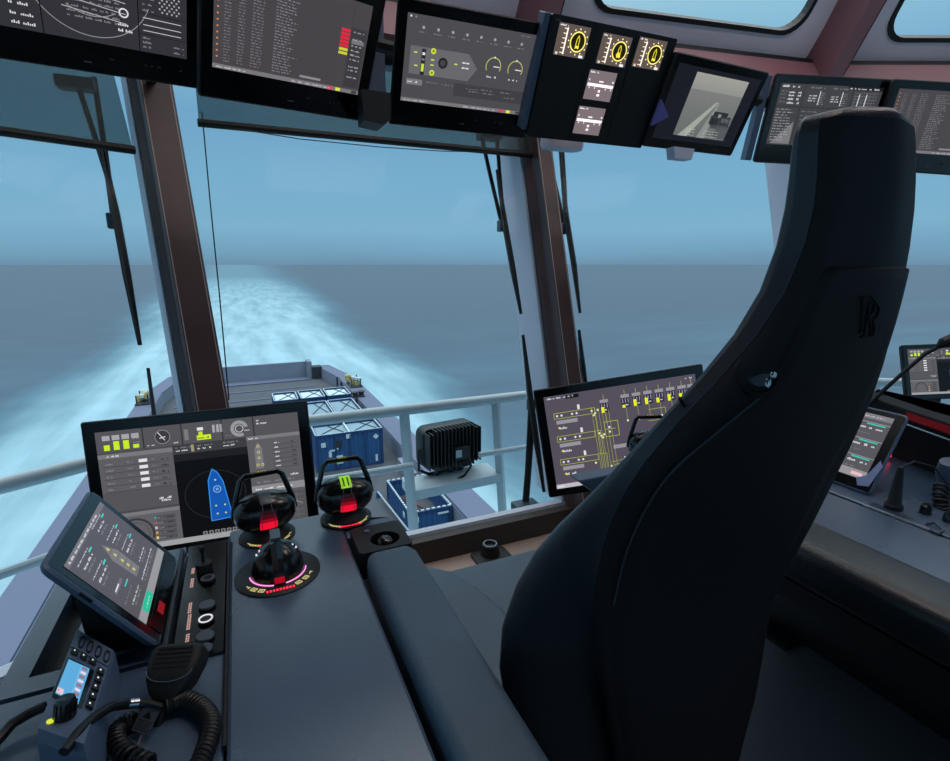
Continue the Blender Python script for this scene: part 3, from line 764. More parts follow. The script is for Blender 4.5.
def draw_nav(s):          # top left radar/overview display
    s.rect(0, 0, 1, 1, (50, 50, 56), 1)
    s.rect(.33, 0, .335, 1, (16, 16, 18), 4); s.rect(.755, 0, .76, 1, (18, 18, 20), 4)
    s.rect(.76, .66, 1, .665, (20, 20, 22), 4); s.rect(.76, .84, 1, .845, (20, 20, 22), 4)
    s.arc(.545, .45, .50, .006, (150, 150, 155), 20, 160, 3); s.arc(.545, .45, .33, .006, (150, 150, 155), 55, 125, 3)
    for y in (.58, .62, .66, .71, .75, .79): s.words(.44, y, .68, .022, LT, 3)
    for y in (.60, .69, .77): s.line([(.42, y-.03), (.70, y+.02)], .006, (190, 190, 195), 3)
    s.rect(.36, .52, .42, .66, (120, 120, 126), 3); s.rect(.37, .55, .41, .6, (45, 45, 50), 4)
    for y in (.12, .3, .5, .58, .78, .86, .93): s.words(.21, y, .31, .03, (210, 210, 215), 3)
    s.arc(.69, .70, .035, .012, WH, 0, 360, 3); s.words(.66, .78, .73, .03, WH, 3); s.words(.66, .83, .73, .03, WH, 3)
    for r in range(7):
        for c in range(9): 
            if (r+c) % 2: s.rect(.86+c*.012, .46+r*.026, .868+c*.012, .475+r*.026, (170, 170, 175), 3)
    for y in (.47, .52, .57, .62): s.words(.78, y, .84, .022, LT, 3)
    for y in (.70, .76, .81): s.line([(.78, y), (.97, y)], .006, (200, 200, 205), 3)
    for y in (.86, .90, .94): s.words(.775, y, .82, .022, LT, 3)
    for y in (.90, .95): s.words(.93, y, .99, .02, LT, 3)
def draw_alarm(s):        # alarm list
    random.seed(21)
    s.rect(0, 0, 1, .955, (72, 69, 73), 1)
    for r in range(30):
        y = .06+r*.029
        s.rect(.06, y+.024, .80, y+.026, (52, 50, 54), 2)
        s.words(.06, y+.005, .10, .014, LT, 3); s.words(.14, y+.005, .18, .014, LT, 3); s.words(.22, y+.005, .29, .014, LT, 3); s.words(.36, y+.005, random.uniform(.44, .52), .014, (150, 150, 156), 3)
        if r % 2 == 0: s.rect(.018, y+.003, .028, y+.018, (210, 140, 90), 3)
    for r in range(7): s.rect(.80, .30+r*.041, .865, .33+r*.041, (226, 38, 62) if r < 5 else (205, 205, 60), 5)
    s.rect(.87, .05, .872, .93, (40, 40, 42), 4); s.rect(.875, .27, .99, .93, (60, 58, 62), 2)
    for y in (.30, .38, .45, .50, .55, .60, .68, .72, .80): s.words(.89, y, .97, .02, (180, 180, 185), 3)
    s.rect(.885, .40, .98, .44, (120, 118, 122), 3)
    s.rect(.55, .90, .70, .925, (140, 138, 142), 4)
    taskbar(s, red=.76)
def draw_thruster(s):     # mimic with two dials
    s.rect(0, 0, 1, .955, (76, 75, 80), 1)
    for k in range(8):
        x = .12+k*.108; s.disc(x, .13, .018, (160, 160, 165), 3, 8); s.words(x-.03, .17, x+.03, .018, LT, 3)
    s.disc(.025, .03, .012, WH, 3, 8); s.disc(.06, .03, .012, LT, 3, 8); s.words(.86, .02, .95, .02, LT, 3)
    s.poly([(.04, .34), (.48, .34), (.56, .50), (.50, .66), (.04, .66)][::-1], (104, 104, 108), 2)
    s.arc(.29, .49, .05, .03, (40, 40, 44), 0, 360, 4); s.disc(.29, .49, .04, (70, 70, 74), 3)
    for (x, y, r_) in ((.21, .37, .035), (.215, .62, .035)): s.disc(x, y, r_, (206, 222, 60), 4, 14); s.disc(x, y, r_*.45, (120, 130, 50), 5, 10)
    s.rect(.125, .36, .155, .66, (40, 40, 42), 3); s.rect(.13, .53, .15, .62, (206, 222, 60), 4); s.rect(.13, .40, .15, .43, WH, 4); s.rect(.13, .47, .15, .49, LT, 4)
    for (x, y) in ((.08, .41), (.09, .56), (.21, .47), (.21, .53), (.39, .48), (.45, .45), (.48, .45), (.45, .51), (.48, .51)): s.rect(x-.012, y-.008, x+.012, y+.008, (210, 215, 90) if x < .4 else WH, 4)
    for cx in (.685, .865):
        s.arc(cx, .44, .105, .010, (198, 196, 110), 150, 385, 3); s.line([(cx, .44), (cx+.05, .44)], .012, WH, 4); s.words(cx-.04, .55, cx+.04, .028, WH, 4)
        s.disc(cx, .33, .012, WH, 4, 8)
    s.rect(.03, .72, .15, .79, (120, 120, 124), 3); s.words(.04, .735, .14, .03, WH, 4)
    for (x, y) in ((.18, .725), (.30, .73), (.5, .74), (.52, .77), (.62, .73), (.64, .77), (.78, .73), (.82, .79)): s.words(x, y, x+.1, .018, LT, 4)
    s.rect(.40, .70, 1, .86, (64, 63, 68), 2)
    taskbar(s)
def draw_camera(s):       # camera picture of the deck astern
    s.rect(0, 0, 1, 1, (24, 25, 34), 1)
    x0, x1 = .22, .86; n = 24
    for k in range(n):
        u = k/n; c = [int(lin(a, b, min(1, u/.25))) for a, b in zip((158, 158, 148), (142, 144, 142))] if u < .25 else [int(lin(a, b, (u-.25)/.75)) for a, b in zip((122, 124, 122), (100, 108, 106))]
        s.rect(x0, .06+.86*u, x1, .06+.86*(u+1/n), tuple(c), 2)
    s.poly([(x0+.05, .92), (x0+.16, .92), (.60, .40), (.575, .40)], (160, 166, 158), 3)
    s.poly([(.50, .92), (.60, .92), (.62, .40), (.605, .40)], (136, 142, 138), 3)
    for (a, b_, c, d, col) in ((.60, .52, .78, .58, (44, 46, 52)), (.58, .58, .84, .70, (54, 58, 62)), (.60, .62, .68, .72, (28, 30, 36)), (.72, .60, .86, .66, (96, 100, 104)), (.62, .70, .86, .76, (70, 74, 80)), (.70, .72, .86, .90, (84, 88, 92)), (.66, .55, .70, .60, (150, 150, 155))): s.rect(a, b_, c, d, col, 4)
    for k in range(5): s.line([(.60+.05*k, .56), (.64+.05*k, .72)], .008, (20, 22, 26), 5)
    for y in (.80, .84, .88): s.words(.36, y, .46, .018, (200, 200, 190), 5); s.words(.56, y, .76, .016, (190, 190, 180), 5)
    s.rect(.45, .40, .452, .405, WH, 5)
def draw_data(s):
    random.seed(5)
    s.rect(0, 0, 1, 1, (64, 64, 68), 1); s.rect(0, .36, 1, .37, (34, 34, 36), 3); s.rect(.24, 0, .246, 1, (34, 34, 36), 3); s.rect(.72, 0, .726, .36, (34, 34, 36), 3)
    s.words(.02, .02, .2, .04, WH, 4); s.rect(.66, .0, 1, .06, (24, 24, 26), 3); s.words(.68, .015, .99, .03, WH, 4)
    for y in (.11, .16, .22, .28): s.words(.10, y, .23, .04, WH, 4); s.words(.02, y, .08, .02, LT, 4)
    for cx in (.30, .52):
        s.words(cx, .03, cx+.15, .03, LT, 4)
        for y in (.16, .20, .24): s.words(cx, y, cx+.08, .025, WH, 4)
        s.rect(cx+.10, .10, cx+.107, .32, WH, 4)
        for k in range(6): s.words(cx+.115, .12+k*.035, cx+.16, .02, LT, 4)
    for k in range(6): s.rect(.75+k*.035, .12, .752+k*.035, .32, LT, 4)
    for k in (1, 3): s.rect(.75+k*.035, .12, .758+k*.035, .32, WH, 5)
    for k in range(5): s.words(.74, .09+k*.05, .97, .015, LT, 4)
    table(s, .02, .40, .22, .95, 12, [(0, 1)], .022, (180, 180, 184)); table(s, .27, .42, .97, .95, 8, [(0, .25), (.35, .6), (.7, 1)], .022, LT)
    s.poly([(.03, .98), (.22, .60), (.23, .98)][::-1], (120, 120, 122), 2)
def draw_main(s, k=1.0):
    random.seed(9)
    y0 = .17
    s.rect(0, 0, 1, y0, (84, 82, 87), 1)
    for x in (.215, .40, .60, .76): s.rect(x, 0, x+.006, y0, (44, 44, 46), 3)
    for i in range(4):
        x = .03+i*.045; s.rect(x, .035, x+.035, .075, (165, 165, 170), 3)
        hh = (.045, .07, .07, .03)[i]; s.rect(x+.004, .155-hh, x+.031, .155, (200, 235, 40), 4)
    for y in (.04, .07, .10, .13): s.words(.205-.035, y, .205, .014, LT, 3)
    s.disc(.31, .09, .055, (58, 58, 62), 3); s.arc(.31, .09, .055, .004, (150, 150, 155), 0, 360, 4); s.line([(.29, .05), (.32, .12)], .006, WH, 5); s.line([(.295, .10), (.325, .09)], .006, WH, 5)
    s.words(.235, .14, .27, .014, WH, 4); s.words(.36, .14, .39, .014, WH, 4)
    s.rect(.415, .05, .435, .14, (120, 120, 125), 3); s.rect(.48, .045, .51, .07, WH, 4); s.rect(.485, .08, .505, .11, (200, 225, 40), 4); s.rect(.475, .11, .545, .15, (206, 235, 40), 4); s.words(.48, .12, .54, .02, (60, 70, 20), 5)
    for x in (.555, .575, .592): s.rect(x, .035, x+.013, .10, (165, 165, 170), 3)
    s.arc(.69, .09, .055, .028, (150, 150, 155), 60, 350, 3); s.arc(.69, .09, .03, .004, WH, 0, 360, 4); s.words(.715, .10, .75, .014, WH, 4); s.words(.62, .13, .65, .014, LT, 4)
    s.words(.78, .03, .80, .014, WH, 4); s.words(.78, .055, .84, .016, WH, 4)
    # left table panel
    s.rect(0, .185, .35, .66, (92, 91, 95), 2); s.rect(0, .185, .35, .22, (120, 119, 123), 3); s.words(.04, .195, .1, .016, WH, 4)
    for r in range(5):
        y = .255+r*.052; s.rect(.02, y+.032, .33, y+.036, (60, 60, 64), 3); s.words(.03, y, .07, .018, LT, 4); s.words(.13, y, .16, .014, LT, 4); s.rect(.185, y-.004, .225, y+.022, WH, 4); s.words(.29, y, .33, .022, (40, 40, 44), 4); s.words(.245, y, .27, .012, LT, 4)
    s.words(.27, .60, .33, .02, WH, 4)
    s.rect(0, .50, .35, .66, (84, 83, 87), 3); s.words(.26, .58, .33, .022, WH, 4)
    # lower left radar panel
    s.rect(0, .68, .35, .955, (96, 95, 99), 2); s.rect(0, .68, .35, .71, (120, 119, 123), 3)
    s.arc(.13, .87, .13, .018, (58, 58, 62), 160, 380, 4); s.arc(.13, .87, .10, .004, (64, 64, 68), 150, 390, 4); s.disc(.13, .86, .005, (200, 60, 60), 5, 6)
    for r in range(5):
        y = .735+r*.042; s.rect(.22, y, .325, y+.035, (80, 79, 83), 3); s.words(.24, y+.01, .27, .016, LT, 4); s.words(.285, y+.008, .32, .02, (45, 45, 48), 4)
        s.rect(.222, y+.006, .234, y+.028, [(60, 150, 170), (170, 90, 100), (190, 190, 200), (210, 150, 90), (220, 210, 120)][r], 4)
    # centre chart with own ship
    s.rect(.35, .17, .72, .25, (60, 60, 64), 2); s.rect(.35, .25, .72, .955, (12, 12, 15), 2); s.rect(.35, .25, .72, .31, (30, 30, 34), 3)
    for x in (.365, .47, .60): s.words(x, .185, x+.08, .016, LT, 4); s.words(x, .21, x+.07, .016, WH, 4)
    s.rect(.44, .18, .455, .24, (150, 150, 110), 4)
    s.arc(.535, .62, .235, .006, (40, 40, 44), 0, 360, 3, 40, .86)
    s.poly([(.50, .845), (.505, .50), (.53, .405), (.555, .44), (.578, .52), (.605, .81), (.60, .835)], (20, 86, 176), 4)
    s.line([(.50, .845), (.505, .50), (.53, .405), (.555, .44), (.578, .52), (.605, .81), (.60, .835), (.50, .845)], .008, (50, 140, 220), 5)
    s.arc(.545, .58, .028, .006, (150, 190, 225), 0, 360, 6, 16); s.disc(.545, .58, .012, (110, 170, 220), 6, 10)
    for x, y in ((.53, .72), (.575, .72), (.533, .79), (.575, .79), (.54, .50)): s.disc(x, y, .008, (190, 210, 130), 6, 8)
    for i in range(9): s.rect(.45+i*.03, .925, .472+i*.03, .952, (130, 130, 134), 5); s.rect(.456+i*.03, .932, .466+i*.03, .947, (30, 30, 34), 6)
    # right column
    s.rect(.72, .17, 1, .955, (92, 91, 95), 2); s.rect(.72, .17, 1, .20, (122, 121, 125), 3); s.words(.73, .18, .78, .014, WH, 4)
    s.poly([(.755, .45), (.755, .28), (.775, .22), (.795, .28), (.795, .45)], (120, 119, 123), 3)
    for x, y in ((.775, .26), (.775, .31), (.775, .36), (.765, .42), (.79, .42), (.775, .49)): s.disc(x, y, .012, (205, 200, 130), 4, 10); s.disc(x, y, .006, (50, 50, 50), 5, 8)
    for r in range(6): s.rect(.85, .26+r*.04, .98, .265+r*.04, (70, 70, 74), 3); s.words(.86, .235+r*.04, .89, .016, WH, 4); s.words(.95, .235+r*.04, .975, .018, (45, 45, 48), 4)
    s.words(.93, .52, .985, .022, WH, 4); s.rect(.72, .60, 1, .66, (140, 139, 143), 3); s.words(.74, .62, .95, .02, WH, 4); s.words(.75, .56, .95, .02, LT, 4)
    s.rect(.72, .68, 1, .955, (82, 81, 86), 3)
    for r in range(5): s.line([(.74, .72+r*.045), (.98, .72+r*.045)], .004, (110, 110, 114), 4); s.line([(.75+r*.05, .70), (.75+r*.05, .93)], .004, (104, 104, 108), 4)
    s.line([(.74, .86), (.80, .80), (.86, .83), (.92, .76), (.98, .80)], .006, (150, 150, 140), 5)
    s.rect(0, .955, 1, 1, (158, 160, 162), 5)
def draw_power(s):        # mimic diagram of the power plant
    random.seed(12); s.rect(0, 0, 1, 1, (84, 78, 90), 1)
    s.words(.02, .015, .2, .02, WH, 3); s.rect(.14, .015, .23, .05, (14, 12, 16), 3); s.words(.93, .02, .98, .02, WH, 3)
    Yl = (178, 184, 70); Wt = (225, 225, 228)
    for k, y in enumerate((.19, .44, .69)):
        s.line([(.05, y), (.30, y)], .005, Yl, 3); s.line([(.05, y+.06), (.30, y+.06)], .005, Yl, 3); s.line([(.05, y), (.05, y+.06)], .005, Yl, 3); s.line([(.30, y), (.30, y+.06)], .005, Yl, 3)
        for x in (.07, .10, .17, .20): s.disc(x, y+.03, .012, Wt, 4, 8)
        s.rect(.21, y-.06, .225, y-.01, Wt, 4); s.rect(.06, y+.08, .20, y+.12, (150, 146, 154), 3); s.words(.08, y+.145, .15, .03, Wt, 4); s.disc(.075, y+.16, .012, (226, 226, 60), 4, 8)
        s.line([(.225, y), (.32+.02*k, y), (.32+.02*k, .85)], .004, Yl, 3)
    for k in range(6): s.line([(.30+.022*k, .18+.01*k), (.31+.022*k, .86)], .004, (160, 166, 80), 3)
    for x, y in ((.30, .22), (.32, .25), (.34, .22), (.31, .27), (.33, .47), (.35, .52), (.34, .50), (.36, .49), (.35, .86), (.37, .86), (.36, .88), (.38, .84), (.28, .78)): s.disc(x, y, .012, (230, 228, 170), 4, 8)
    for x, lit in ((.36, .06), (.50, .03), (.575, .07), (.65, .07), (.725, .05), (.80, .07), (.875, .06), (.94, .06)):
        y = .12 if x < .4 else .10
        s.rect(x, y, x+.055, y+.035, (150, 146, 154), 3); s.rect(x, y+.035, x+.055, y+.14, (48, 45, 66), 3)
        for j in (0, .018, .036): s.rect(x+.008+j, y+.045, x+.012+j, y+.09, (170, 168, 176), 4)
        s.rect(x+.004, y+.14-lit, x+.024, y+.14, (236, 238, 30), 5); s.words(x+.028, y+.10, x+.05, .02, Wt, 5)
        s.line([(x+.027, y-.05), (x+.027, y)], .004, Yl, 3); s.line([(x+.027, y+.14), (x+.027, y+.26)], .004, (160, 166, 80), 3)
        if x > .4: s.disc(x+.027, y+.28, .012, (230, 228, 170), 4, 8)
    s.line([(.37, .36), (.46, .36), (.46, .52), (.37, .52), (.37, .36)], .006, Yl, 3); s.line([(.37, .44), (.44, .44)], .005, Yl, 3); s.disc(.40, .42, .012, Wt, 4, 8); s.disc(.40, .47, .012, Wt, 4, 8)
    s.line([(.67, .30), (.78, .30), (.78, .36)], .005, Yl, 3); s.line([(.66, .42), (.92, .42), (.92, .50)], .005, Yl, 3)
    s.rect(.41, .62, .56, .66, (150, 146, 154), 3); s.line([(.40, .86), (.95, .80)], .006, Yl, 3); s.line([(.40, .83), (.95, .77)], .005, Yl, 3); s.line([(.38, .80), (.50, .78), (.62, .60)], .004, Yl, 3)
    s.rect(.47, .76, .485, .81, Wt, 4)
    s.rect(0, .955, .30, 1, (190, 186, 196), 4); s.words(.01, .965, .06, .02, (240, 240, 245), 5)
def draw_tablet(s):       # x runs away from the seat edge ... text upright in portrait
    random.seed(3); s.rect(0, 0, 1, 1, (86, 84, 92), 1); s.rect(0, 0, 1, .06, (112, 110, 118), 2); s.words(.05, .015, .8, .03, WH, 3)
    for x, y in ((.20, .17), (.70, .12), (.70, .32), (.72, .52), (.18, .36)):
        s.words(x-.12, y-.06, x+.14, .016, WH, 3); s.rect(x+.10, y-.03, x+.17, y-.012, (70, 205, 195), 4); s.words(x-.10, y, x+.12, .03, WH, 3); s.words(x-.10, y+.05, x+.10, .026, LT, 3)
    s.poly([(.42, .74), (.40, .42), (.48, .24), (.56, .42), (.56, .74)], (122, 120, 124), 2)
    for y in (.32, .42, .52, .60, .68): s.disc(.48, y, .022, (205, 200, 110), 4, 10); s.line([(.42, y+.04), (.54, y+.04)], .006, (90, 90, 80), 4)
    s.rect(.08, .56, .28, .60, (110, 108, 116), 2); s.rect(.10, .565, .2, .58, WH, 3); s.words(.05, .70, .3, .02, LT, 3); s.rect(.22, .64, .32, .655, (70, 205, 195), 4)
    for x, y in ((.74, .70), (.22, .78), (.55, .80), (.80, .80)): s.words(x-.12, y, x+.12, .02, WH, 3); s.words(x-.10, y+.03, x+.1, .026, LT, 3)
    s.rect(0, .90, 1, 1, (150, 148, 154), 3); s.rect(.12, .905, .36, .995, (36, 190, 150), 4); s.words(.16, .94, .32, .02, (190, 240, 225), 5)
def draw_tablet_r(s):
    random.seed(31); s.rect(0, 0, 1, 1, (88, 86, 92), 1); s.rect(0, 0, 1, .08, (128, 124, 132), 2); s.words(.2, .03, .9, .02, WH, 3)
    for k in range(3):
        y = .13+k*.27; s.rect(.0, y, 1, y+.008, (170, 168, 172), 3); s.words(.0, y-.025, .55, .02, WH, 3); s.rect(.70, y+.02, .95, y+.04, (60, 200, 180), 4)
        s.words(.2, y+.06, .95, .045, WH, 3); s.words(.05, y+.17, .8, .018, LT, 3)
    s.rect(0, .88, 1, 1, (150, 146, 152), 3); s.rect(.8, .92, .95, .97, (230, 190, 190), 4)

OM = (.032, .035, .040, .078)
def oh(scr_c, yaw, pitch, roll, draw, label, sw=.43, sh=.24, group=None, name='overhead_monitor'):
    f = rect_frame(scr_c, yaw, pitch, roll) @ Matrix.Translation((0, (OM[1]-OM[3])/2, 0))
    return display(name, label, 'monitor', f, sw+OM[0]+OM[2], sh+OM[1]+OM[3], .055, OM, draw), f
mons = []
mons.append(oh((-.291, 1.764, 2.079), 21.2, -31, 3.8, draw_nav, 'overhead monitor at the far left showing a curved compass scale and white figures', .50, .28))
mons.append(oh((.215, 1.671, 1.997), 19.2, -31, 2.5, draw_alarm, 'overhead monitor with a long alarm list and red and yellow flags'))
mons.append(oh((.754, 1.709, 2.0), -5.3, -31, -1.2, draw_thruster, 'overhead monitor with two round dials and a ship outline'))
# instrument panel
ICF = rect_frame((1.224, 1.639, 1.98), -1.7, -25.8, 0)
ip = thing('instrument_panel', 'black overhead panel with three lit dial gauges above two small white gauges', 'instrument panel', ICF @ Vector((0, -.18, -.07)))
b = MB('bezel'); b.loft([[ICF @ Vector((x, y, z)) for x, y in rrect(-.25+k, -.18+k, .25-k, .18-k, .006, 3)] for z, k in ((-.07, .02), (-.03, 0), (0, 0))]); b.build('housing', ip, world=True)
b = MB('plastic_slate'); b.box((-.262, .01, -.03), (.02, .34, .05), ICF, bev=.004); b.build('side_bracket', ip, world=True)
b = MB('groove'); b.box((-.083, 0, .0003), (.0015, .35, .001), ICF); b.box((.083, 0, .0003), (.0015, .35, .001), ICF); b.build('panel_joint', ip, world=True)
b = MB('tag_grey'); b.box((-.225, .166, .0008), (.02, .004, .001), ICF); b.build('name_strip', ip, world=True)
def onplane(fr, px, py):
    n = fr.to_3x3() @ Vector((0, 0, 1)); d = ray(px, py); t_ = (fr.translation-O).dot(n)/d.dot(n)
    return fr.inverted() @ (O+d*t_)
for k, (px, py) in enumerate(((572, 41), (614, 50.5), (649.5, 54))):
    q = onplane(ICF, px, py); f = ICF @ Matrix.Translation((q.x, q.y, .001))
    s = Screen(f, .118, .088, (84, 74, 68), k=1.35)
    s.words(.04, .02, .3, .07, WH, 3); s.rect(.27, .12, .31, .95, (255, 240, 225), 3)
    for j in range(6): s.rect(.18, .14+j*.15, .27, .17+j*.15, (235, 215, 190), 3)
    s.disc(.68, .5, .30, (28, 26, 6), 2); s.arc(.68, .5, .31, .045, (240, 225, 120), 0, 360, 3)
    for j in range(12):
        a = R(j*30); cx, cy = .68+.40*math.cos(a)*.745, .5+.40*math.sin(a); s.disc(cx, cy, .026, (255, 236, 190), 4, 8)
    s.line([(.63, .72), (.64, .42), (.68, .30), (.72, .42), (.72, .72)], .035, (210, 190, 50), 4); s.rect(.64, .62, .74, .70, (235, 215, 70), 5)
    if k == 1: s.disc(.66, .62, .09, (225, 205, 60), 5, 10)
    s.rect(.80, .90, .93, .98, WH, 5); s.rect(.05, .90, .12, .98, (200, 190, 180), 5)
    s.done('dial_gauge', ip)
for k, (px, py) in enumerate(((600, 86), (589, 121))):
    q = onplane(ICF, px, py); f = ICF @ Matrix.Translation((q.x, q.y, .001))
    s = Screen(f, .112, .090, (112, 100, 104), k=1.3)
    s.words(.04, .03, .35, .07, WH, 3); s.rect(.03, .44, .97, .54, (255, 245, 250), 3); s.rect(.42, .33, .58, .38, (230, 220, 225), 3)
    for x in (.1, .3, .7, .9): s.rect(x, .56, x+.03, .62, (240, 225, 230), 3)
    s.rect(.46, .64, .54, .72, (240, 225, 230), 3); s.rect(.45, .78, .55, .86, (240, 225, 230), 3); s.rect(.05, .3, .08, .36, WH, 3); s.rect(.9, .3, .95, .36, WH, 3)
    s.done('bar_gauge', ip)
mons.append(None)
cf = rect_frame((1.72, 1.632, 1.965), 3.1, -26.7, .9)
camm = display('camera_monitor', 'overhead monitor with a grey camera picture of the deck, violet triangle at its left', 'monitor', cf, .504, .315, .06, (.03, .03, .03, .035), draw_camera)
b = MB('violet'); q = [cf @ Vector((onplane(cf, x, y).x, onplane(cf, x, y).y, .012)) for x, y in ((660, 99), (666.5, 116), (650, 125))]; b.prism(q, (cf.to_3x3() @ Vector((0, 0, -.012)))); b.build('corner_marker', camm, world=True, label='violet triangle')
ohd, ohf = oh((2.417, 1.633, 2.011), -27.9, -12.1, -3.7, draw_data, 'overhead monitor with dense white figures, partly behind the seat headrest')
b = MB('plastic_slate'); b.box((-.273, 0, -.04), (.028, .34, .06), ohf, bev=.003); b.build('side_bracket', ohd, world=True)
mons.append(oh((2.80, 1.368, 1.963), -30.3, -8, -4.9, draw_alarm, 'overhead monitor with a plain list, right of the seat headrest'))
# slate side cheeks and hanging rail behind the overhead row
t = thing('monitor_rail', 'dark steel rail that carries the overhead monitors in front of the windows', 'rail', (.9, 1.85, 2.1))
b = MB('plastic_black')
pts = [Vector((-.9, 1.75, 2.16)), Vector((-.28, 1.90, 2.14)), Vector((.25, 1.83, 2.08)), Vector((.76, 1.85, 2.06)), Vector((1.25, 1.79, 2.10)), Vector((1.75, 1.80, 2.10)), Vector((2.45, 1.76, 2.07)), Vector((3.1, 1.40, 2.02))]
b.tube(pts, .022, 8); b.build('rail_bar', t, world=True)
for k, q in ((0, (-.22, 1.90, 2.14)), (1, (1.45, 1.79, 2.10)), (2, (2.9, 1.52, 2.04))):
    b = MB('plastic_black'); c = corner(k, 2.08, -.08); b.tube([Vector(q), c], .016, 8); b.build('strut', t, world=True)
b = MB('plastic_black'); c0 = atd(377, 112, 1.62); b.prism([c0+Vector((x, 0, z)) for x, z in ((-.045, .06), (.045, .06), (.045, -.015), (.02, -.035), (-.04, -.028))], (0, .09, 0)); b.build('bracket', t, world=True)
b = MB('plastic_slate')
c0 = atd(376, 60, 1.8); b.box(c0+Vector((0, .02, 0)), (.06, .05, .30)); b.build('cheek', t, world=True)
b = MB('outer_frame'); p0 = atd(684, 153.5, 1.90); b.prism([p0+Vector((x, 0, z)) for x, z in ((-.05, .02), (.05, .02), (.04, -.018), (-.04, -.018))], (0, .04, 0)); b.build('sensor_box', camm, world=True, label='small grey box')
t = thing('ceiling_lamp', 'small pale lamp under the instrument panel beside the second pillar', 'lamp', atd(568, 146, 2.4))
b = MB('outer_frame'); p0 = atd(562, 145, 2.45); b.loft([[p0+Vector((x*k, y*k, z)) for x, y in rrect(-.11, -.05, .11, .05, .045, 4)] for z, k in ((.04, .95), (0, 1), (-.02, .93))]); b.build('lamp_body', t, world=True, smooth=True)

# large desk monitors
mf = rect_frame((-.146, 1.801, .690), -9.5, 8.9, 2.2)
def stand1(g): 
    g.box((-.13, 1.90, .28), (.16, .06, .56), bev=.01); g.box((-.13, 1.86, .03), (.34, .26, .04), bev=.008)
display('desk_monitor', 'large widescreen monitor behind the levers, showing a blue ship outline', 'monitor', mf, .668, .462, .045, (.036, .036, .035, .038), draw_main, stand=stand1, buttons=False)
m2 = rect_frame((1.343, 1.541, .735), -24.6, 8, 9.1)
def stand2(g): 
    g.box((1.34, 1.63, .30), (.16, .06, .6), bev=.01); g.box((1.34, 1.60, .03), (.34, .26, .04), bev=.008)
display('desk_monitor', 'large widescreen monitor left of the seat back, showing a yellow power diagram', 'monitor', m2, .668, .437, .045, (.036, .034, .035, .032), draw_power, stand=stand2, buttons=False)
m3 = rect_frame((3.35, 1.41, .835), -21.5, 16.6, 1.6)
def stand3(g):
    g.box((3.35, 1.47, .42), (.12, .06, .84), bev=.01); g.box((3.35, 1.45, .02), (.3, .24, .04), bev=.008)
display('desk_monitor', 'monitor at the right edge behind the gooseneck microphone', 'monitor', m3, .49, .29, .04, (.028, .024, .026, .028), draw_main, stand=stand3, buttons=False)

# ================================================================ left control console
CZ = .78
t = thing('control_console', 'long slate arm console with black padded armrest on the left of the seat', 'console', (0, .7, 0)); LC = t
b = MB('console'); b.prism([Vector((x, .14, z)) for x, z in rrect(-.066, CZ-.035, .174, CZ, .006, 2)], (0, 1.085, 0)); b.build('centre_panel', t, world=True)
b = MB('console_side'); b.box((-.09, .70, .37), (.46, 1.0, .74)); b.box((.235, .62, .42), (.07, .86, .56)); b.build('body', t, world=True)
b = MB('console'); b.box((-.2185, .485, CZ-.02), (.299, .69, .04), bev=.004); b.build('near_top_plate', t, world=True)
# far top plate with a sunk tray
b = MB('console')
x0, x1, y0, y1 = -.368, -.152, .837, 1.19; hx0, hx1, hy0, hy1 = -.335, -.175, .872, 1.10
b.ringplate([Vector((x, y, CZ-.04)) for x, y in ((x0, y0), (x1, y0), (x1, y1), (x0, y1))], [Vector((x, y, CZ-.04)) for x, y in ((hx0, hy0), (hx1, hy0), (hx1, hy1), (hx0, hy1))], (0, 0, .04))
b.build('far_top_plate', t, world=True)
b = MB('console_dark'); b.box(((hx0+hx1)/2, (hy0+hy1)/2, CZ-.035), (hx1-hx0, hy1-hy0, .01)); b.use('console'); b.box(((hx0+hx1)/2+.012, (hy0+hy1)/2+.006, CZ-.026), (hx1-hx0-.03, hy1-hy0-.016, .008), bev=.002); b.build('tray', t, world=True)
def padmesh(b, xa, xb, ya, yb, zt, zb, r=.02):
    secs = []
    for y, k in ((ya, .014), (ya+.006, .004), (ya+.02, 0), (yb-.03, 0), (yb-.008, .006), (yb, .018)):
        secs.append([Vector((x, y, z)) for x, z in rrect(xa+k, zb, xb-k, zt-k*.6, r, 5)])
    b.loft(secs)
b = MB('leather_pad'); padmesh(b, .186, .292, .14, .968, CZ+.028, CZ-.08, .018); b.build('armrest_pad', t, world=True, smooth=True)
# button strip
b = MB('glass_black'); b.box((-.108, .995, CZ-.002), (.076, .375, .012), bev=.002); b.build('button_panel', t, world=True)
for (px, py, r_, kind) in ((208, 580, .013, 'ring'), (207, 606, .014, 'flat'), (206, 621, .0125, 'lit'), (205, 637, .0145, 'flat'), (204, 650, .013, 'flat')):
    p = atz(px, py, CZ+.006)
    g = MB('knob_grey' if kind == 'flat' else 'plastic_black'); g.lathe([(r_, 0), (r_, .003), (r_*.9, .0045), (0, .0045)], p, 24); 
    if kind == 'ring': g.use('knob_grey'); g.lathe([(r_*.95, .0046), (r_*.95, .0056), (r_*.6, .0056), (r_*.6, .0046)], p, 24, caps=False)
    g.build('push_button', t, world=True, smooth=True)
    if kind == 'lit':
        g = MB(glow((225, 225, 232), 1)); g.lathe([(r_*.9, .0046), (r_*.9, .006), (r_*.72, .006), (r_*.72, .0046)], p, 28, caps=False); g.build('lit_ring', t, world=True)
p = atz(205, 572, CZ+.004); g = MB('plastic_black'); g.lathe([(.015, 0), (.015, .018), (.0135, .021), (0, .021)], p, 24); g.build('rotary_knob', t, world=True, smooth=True)
